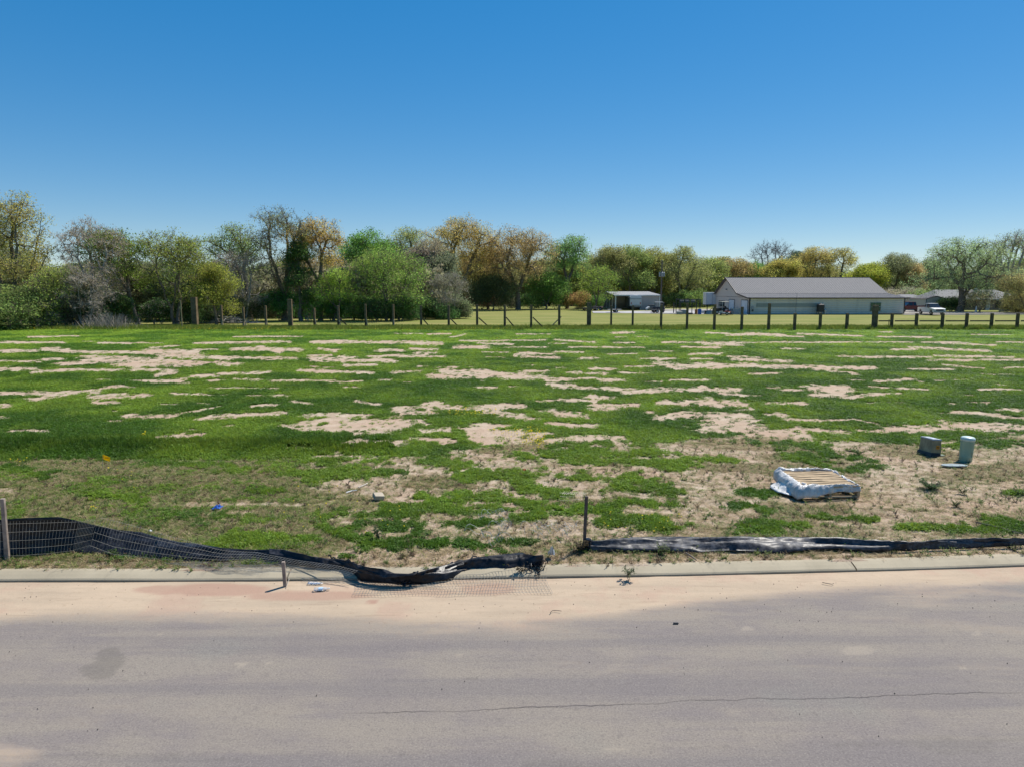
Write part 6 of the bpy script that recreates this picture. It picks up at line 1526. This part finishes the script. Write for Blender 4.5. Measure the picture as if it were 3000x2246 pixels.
def scatter(name, X, Y, Z, scl, sclz, col3, protos_, label, cat, seed):
    r_ = np.random.default_rng(seed); n = len(X)
    coll = bpy.data.collections.new(name + '_kinds')
    for q in protos_: coll.objects.link(q)
    me = bpy.data.meshes.new(name); me.vertices.add(n); me.vertices.foreach_set('co', np.stack([X, Y, Z], -1).astype(np.float32).ravel())
    a = me.attributes.new('scl', 'FLOAT_VECTOR', 'POINT'); a.data.foreach_set('vector', np.stack([scl, scl, sclz], -1).astype(np.float32).ravel())
    a = me.attributes.new('rot', 'FLOAT_VECTOR', 'POINT'); a.data.foreach_set('vector', np.stack([r_.normal(0, .12, n), r_.normal(0, .12, n), r_.uniform(0, 6.28, n)], -1).astype(np.float32).ravel())
    a = me.attributes.new('pick', 'INT', 'POINT'); a.data.foreach_set('value', r_.integers(0, len(protos_), n).astype(np.int32))
    a = me.attributes.new('tcol', 'FLOAT_VECTOR', 'POINT'); a.data.foreach_set('vector', col3.astype(np.float32).ravel())
    o = bpy.data.objects.new(name, me); COL.objects.link(o)
    ng = bpy.data.node_groups.new(name, 'GeometryNodeTree')
    ng.interface.new_socket('Geometry', in_out='INPUT', socket_type='NodeSocketGeometry'); ng.interface.new_socket('Geometry', in_out='OUTPUT', socket_type='NodeSocketGeometry')
    N, L = ng.nodes, ng.links
    gi, go = N.new('NodeGroupInput'), N.new('NodeGroupOutput')
    ip = N.new('GeometryNodeInstanceOnPoints'); ci = N.new('GeometryNodeCollectionInfo'); ci.inputs['Collection'].default_value = coll; ci.inputs['Separate Children'].default_value = True; ci.inputs['Reset Children'].default_value = True
    def na(nm, ty):
        q = N.new('GeometryNodeInputNamedAttribute'); q.data_type = ty; q.inputs['Name'].default_value = nm; return q.outputs['Attribute']
    ip.inputs['Pick Instance'].default_value = True
    L.new(gi.outputs[0], ip.inputs['Points']); L.new(ci.outputs[0], ip.inputs['Instance']); L.new(na('pick', 'INT'), ip.inputs['Instance Index'])
    rt = N.new('FunctionNodeEulerToRotation'); L.new(na('rot', 'FLOAT_VECTOR'), rt.inputs[0]); L.new(rt.outputs[0], ip.inputs['Rotation']); L.new(na('scl', 'FLOAT_VECTOR'), ip.inputs['Scale'])
    L.new(ip.outputs[0], go.inputs[0])
    md = o.modifiers.new('plants', 'NODES'); md.node_group = ng
    return tag(o, label, cat, None, 'stuff')
def samples(n, d0, d1, power, seed):
    """random lot positions, thinning with distance"""
    r_ = np.random.default_rng(seed); u = r_.random(n)
    q = 2 - power + 1e-3                             # number per metre of depth ~ D^(1-power)
    D = (d0 ** q + u * (d1 ** q - d0 ** q)) ** (1 / q)
    X = r_.uniform(-1, 1, n) * (D * .78 + 6.0)
    return X, D, r_
CL = [make_tuft('clover', s_) for s_ in (1, 2, 3, 4)]; GR = [make_tuft('grass', s_) for s_ in (5, 6, 7)]; STR = [make_tuft('straw', s_) for s_ in (8, 9, 10)]; WD = [make_tuft('weed', s_) for s_ in (11, 12, 13)]; FW = [make_tuft('flower', 14)]
def colmix(t_, a, b): t_ = np.clip(t_, 0, 1)[:, None]; return np.array(a)[None] * (1 - t_) + np.array(b)[None] * t_
# clover and lush grass
X, Y, r_ = samples(430000, 10.2, 79, 2.25, 21)
ok = Y > kerb_back(X) + .15; X, Y = X[ok], Y[ok]
sa_, lu_, dr_, ne_ = cover(X, Y); k = r_.random(len(X)) < np.maximum(lu_ ** 1.3 * (1 - .85 * sa_), .045 * (ne_ < .5) * (.4 + 1.6 * (fbm(X * 2, Y * 1.5, 97, 3) > .55))); X, Y, lu_, ne_ = X[k], Y[k], lu_[k], ne_[k]
far = np.clip((Y / 12), 1, 7) ** .62
hn = fbm(X * .45, Y * .35, 91, 4); hn2 = fbm(X * 1.6, Y * 1.2, 93, 3)
s_ = far * (.8 + .5 * r_.random(len(X))) * .95
Z = lot_z(X, Y)
c = colmix((hn - .38) * 4.2, (.070, .150, .016), (.175, .275, .030)); c = c * (0.75 + .5 * hn2)[:, None]
pxx, pyy = proj(X, Y, .1)
band = np.exp(-((pyy - 1308) / 22.0) ** 2) * (pxx < 1150)
sz = s_ * (.55 + .5 * lu_ * (.5 + hn2)) / far ** .75 * (1 + 1.5 * band)
c = c * (1 - .25 * band)[:, None]
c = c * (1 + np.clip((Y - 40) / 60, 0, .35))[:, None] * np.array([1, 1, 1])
m_ = r_.random(len(X)) < .62
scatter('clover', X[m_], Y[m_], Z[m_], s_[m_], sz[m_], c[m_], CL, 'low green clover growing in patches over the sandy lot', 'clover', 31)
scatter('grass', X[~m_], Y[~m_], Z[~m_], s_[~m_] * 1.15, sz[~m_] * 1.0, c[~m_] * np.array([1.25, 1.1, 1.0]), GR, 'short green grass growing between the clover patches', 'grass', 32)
# dry straw and thin weeds
X, Y, r_ = samples(300000, 10.2, 30, 2.0, 41)
ok = Y > kerb_back(X) + .06; X, Y = X[ok], Y[ok]
sa_, lu_, dr_, ne_ = cover(X, Y); k = r_.random(len(X)) < dr_ * 1.0 + .03 * ne_ * (1 - lu_); X, Y = X[k], Y[k]
c = colmix(r_.random(len(X)), (.28, .215, .11), (.50, .40, .24)); g_ = r_.random(len(X)) < .26 + .2 * (X < -3) - .2 * (Y < kerb_back(X) + .5); c[g_] = colmix(r_.random(g_.sum()), (.11, .19, .03), (.24, .29, .07))
s_ = .7 + .7 * r_.random(len(X))
scatter('dry_grass', X, Y, lot_z(X, Y), s_, s_ * .7, c, STR, 'dry straw-coloured grass lying over the thin turf and sand', 'dry grass', 42)
X, Y, r_ = samples(38000, 10.15, 28, 2.0, 51)
ok = Y > kerb_back(X) - .02; X, Y = X[ok], Y[ok]
sa_, lu_, dr_, ne_ = cover(X, Y); vg = np.exp(-((Y - kerb_back(X) - .25) / .3) ** 2)
k = r_.random(len(X)) < (.10 + .35 * dr_ + .14 * vg * (fbm(X * 1.3, Y, 57, 3) > .52)) * ne_ ; X, Y, vg = X[k], Y[k], vg[k]
c = colmix(r_.random(len(X)), (.09, .15, .035), (.20, .25, .07)); br_ = r_.random(len(X)) < .3; c[br_] = (.14, .10, .06)
s_ = .6 + .8 * r_.random(len(X))
scatter('weeds', X, Y, lot_z(X, Y), s_, s_ * .8, c, WD, 'small green and brown weeds dotted over the sand', 'weeds', 52)
# taller meadow fringe along the post line, with yellow flowers
r_ = np.random.default_rng(61); n = 26000
X = r_.uniform(-60, 60, n); Y = 79 + r_.normal(-1.3, 1.1, n); Y = np.clip(Y, 74, 80.5)
c = colmix(r_.random(n), (.12, .19, .03), (.24, .27, .05)); s_ = r_.uniform(2.2, 4.0, n)
scatter('tall_grass', X, Y, np.full(n, .09), s_, s_ * (1.0 + .9 * fbm(X * .3, Y, 63, 3)), c, GR, 'taller grass fringe along the row of posts', 'tall grass', 62)
fx, fy = [], []
for (cx, cy, sx, sy, n) in [(1565,1292,28,12,130),(1520,1270,40,6,40),(1385,1215,40,5,50),(420,1283,5,3,10),(60,1358,14,4,8),(268,1492,6,3,6),(380,1405,40,12,8),(700,968,120,4,90),(560,966,60,3,30),(1300,966,200,4,80),(100,968,120,4,40),(950,1480,60,30,14),(1900,1535,70,20,22),(1760,1545,60,20,14),(1100,1510,80,25,14),(2100,1000,300,10,30),(960,975,200,5,40)]:
    for i in range(n):
        q = G(cx + r_.normal() * sx, cy + r_.normal() * sy, .1)
        if q.y < 82: fx.append(q.x); fy.append(q.y)
fx, fy = np.array(fx), np.array(fy); s_ = np.clip(fy / 16, .8, 2.4) * r_.uniform(.7, 1.2, len(fx))
scatter('yellow_flowers', fx, fy, lot_z(fx, fy), s_, s_ * .9, np.tile([[.62, .52, .02]], (len(fx), 1)), FW, 'tiny yellow flowers scattered in the grass', 'flowers', 64)
# single larger weeds one can point at
def plant(px, py, h, w, n, col_, lab, seed, name='weed_plant'):
    r_ = np.random.default_rng(seed); p = G(px, py, .11); V, F, lum = [], [], []
    mbs = MB()
    for i in range(n):
        a = r_.uniform(0, 6.28); L = h * r_.uniform(.6, 1.1); d = Vector((math.cos(a) * w, math.sin(a) * w, L)); mbs.tube([(0, 0, -.02), d * .5 + Vector((0, 0, .1 * L)), d], [.006, .004, .002], 4)
        for k in range(9):
            f = (k + 2) / 10; c_ = np.array(d * f) + r_.normal(size=3) * .012; q = r_.normal(size=3); q[2] *= .5; q /= np.linalg.norm(q); u = np.cross(q, [0, 0, 1.0]); e = r_.uniform(.02, .034)
            b = len(V); V.extend([c_, c_ + q * e + u * e * .45, c_ + q * e * 2.1, c_ + q * e - u * e * .45]); F.append((b, b + 1, b + 2, b + 3)); lum.extend([r_.uniform(.2, .9)] * 4)
    root = empty(name, p, lab, 'plant'); mbs.build('stems', M_BARK, root)
    o = np_mesh('leaves', np.array(V), np.array(F), M_LEAF, {'tint': np.full(len(V), .5), 'lum': lum}, parent=root); o.color = (*col_, 1)
plant(2728, 1430, .17, .24, 46, (.06, .12, .03), 'dark green weed with long leaves on the sand below the utility box', 1)
plant(1110, 1578, .22, .08, 9, (.03, .06, .02), 'upright dark green weed in the turf left of the middle', 2)
plant(1942, 1620, .17, .10, 12, (.13, .16, .06), 'pale green weed sprouting in front of the right-hand film', 3)
plant(2820, 1442, .10, .08, 8, (.10, .12, .04), 'small weed on bare sand right of the dark green weed', 4)
plant(2516, 1330, .12, .16, 16, (.09, .14, .02), 'yellow-green weed clump between the pallet and the utility box', 5)
plant(330, 1625, .08, .06, 8, (.08, .12, .03), 'small weed growing through the mesh at the foot of the left film', 6)
plant(1700, 1612, .20, .12, 14, (.09, .065, .035), 'withered brown weed at the foot of the tall dark stake', 7)
plant(2800, 1480, .10, .1, 9, (.12, .14, .04), 'small yellowish weed on the sand near the right side', 8)
plant(2985, 1445, .10, .12, 12, (.07, .12, .025), 'low green clump at the right edge above the film', 9)
plant(1530, 1668, .05, .08, 5, (.08, .06, .04), 'withered sprig on the kerb end of the film', 10)
plant(1840, 1680, .08, .10, 8, (.10, .12, .06), 'wilted sprig hanging over the kerb right of the tall dark stake', 11)
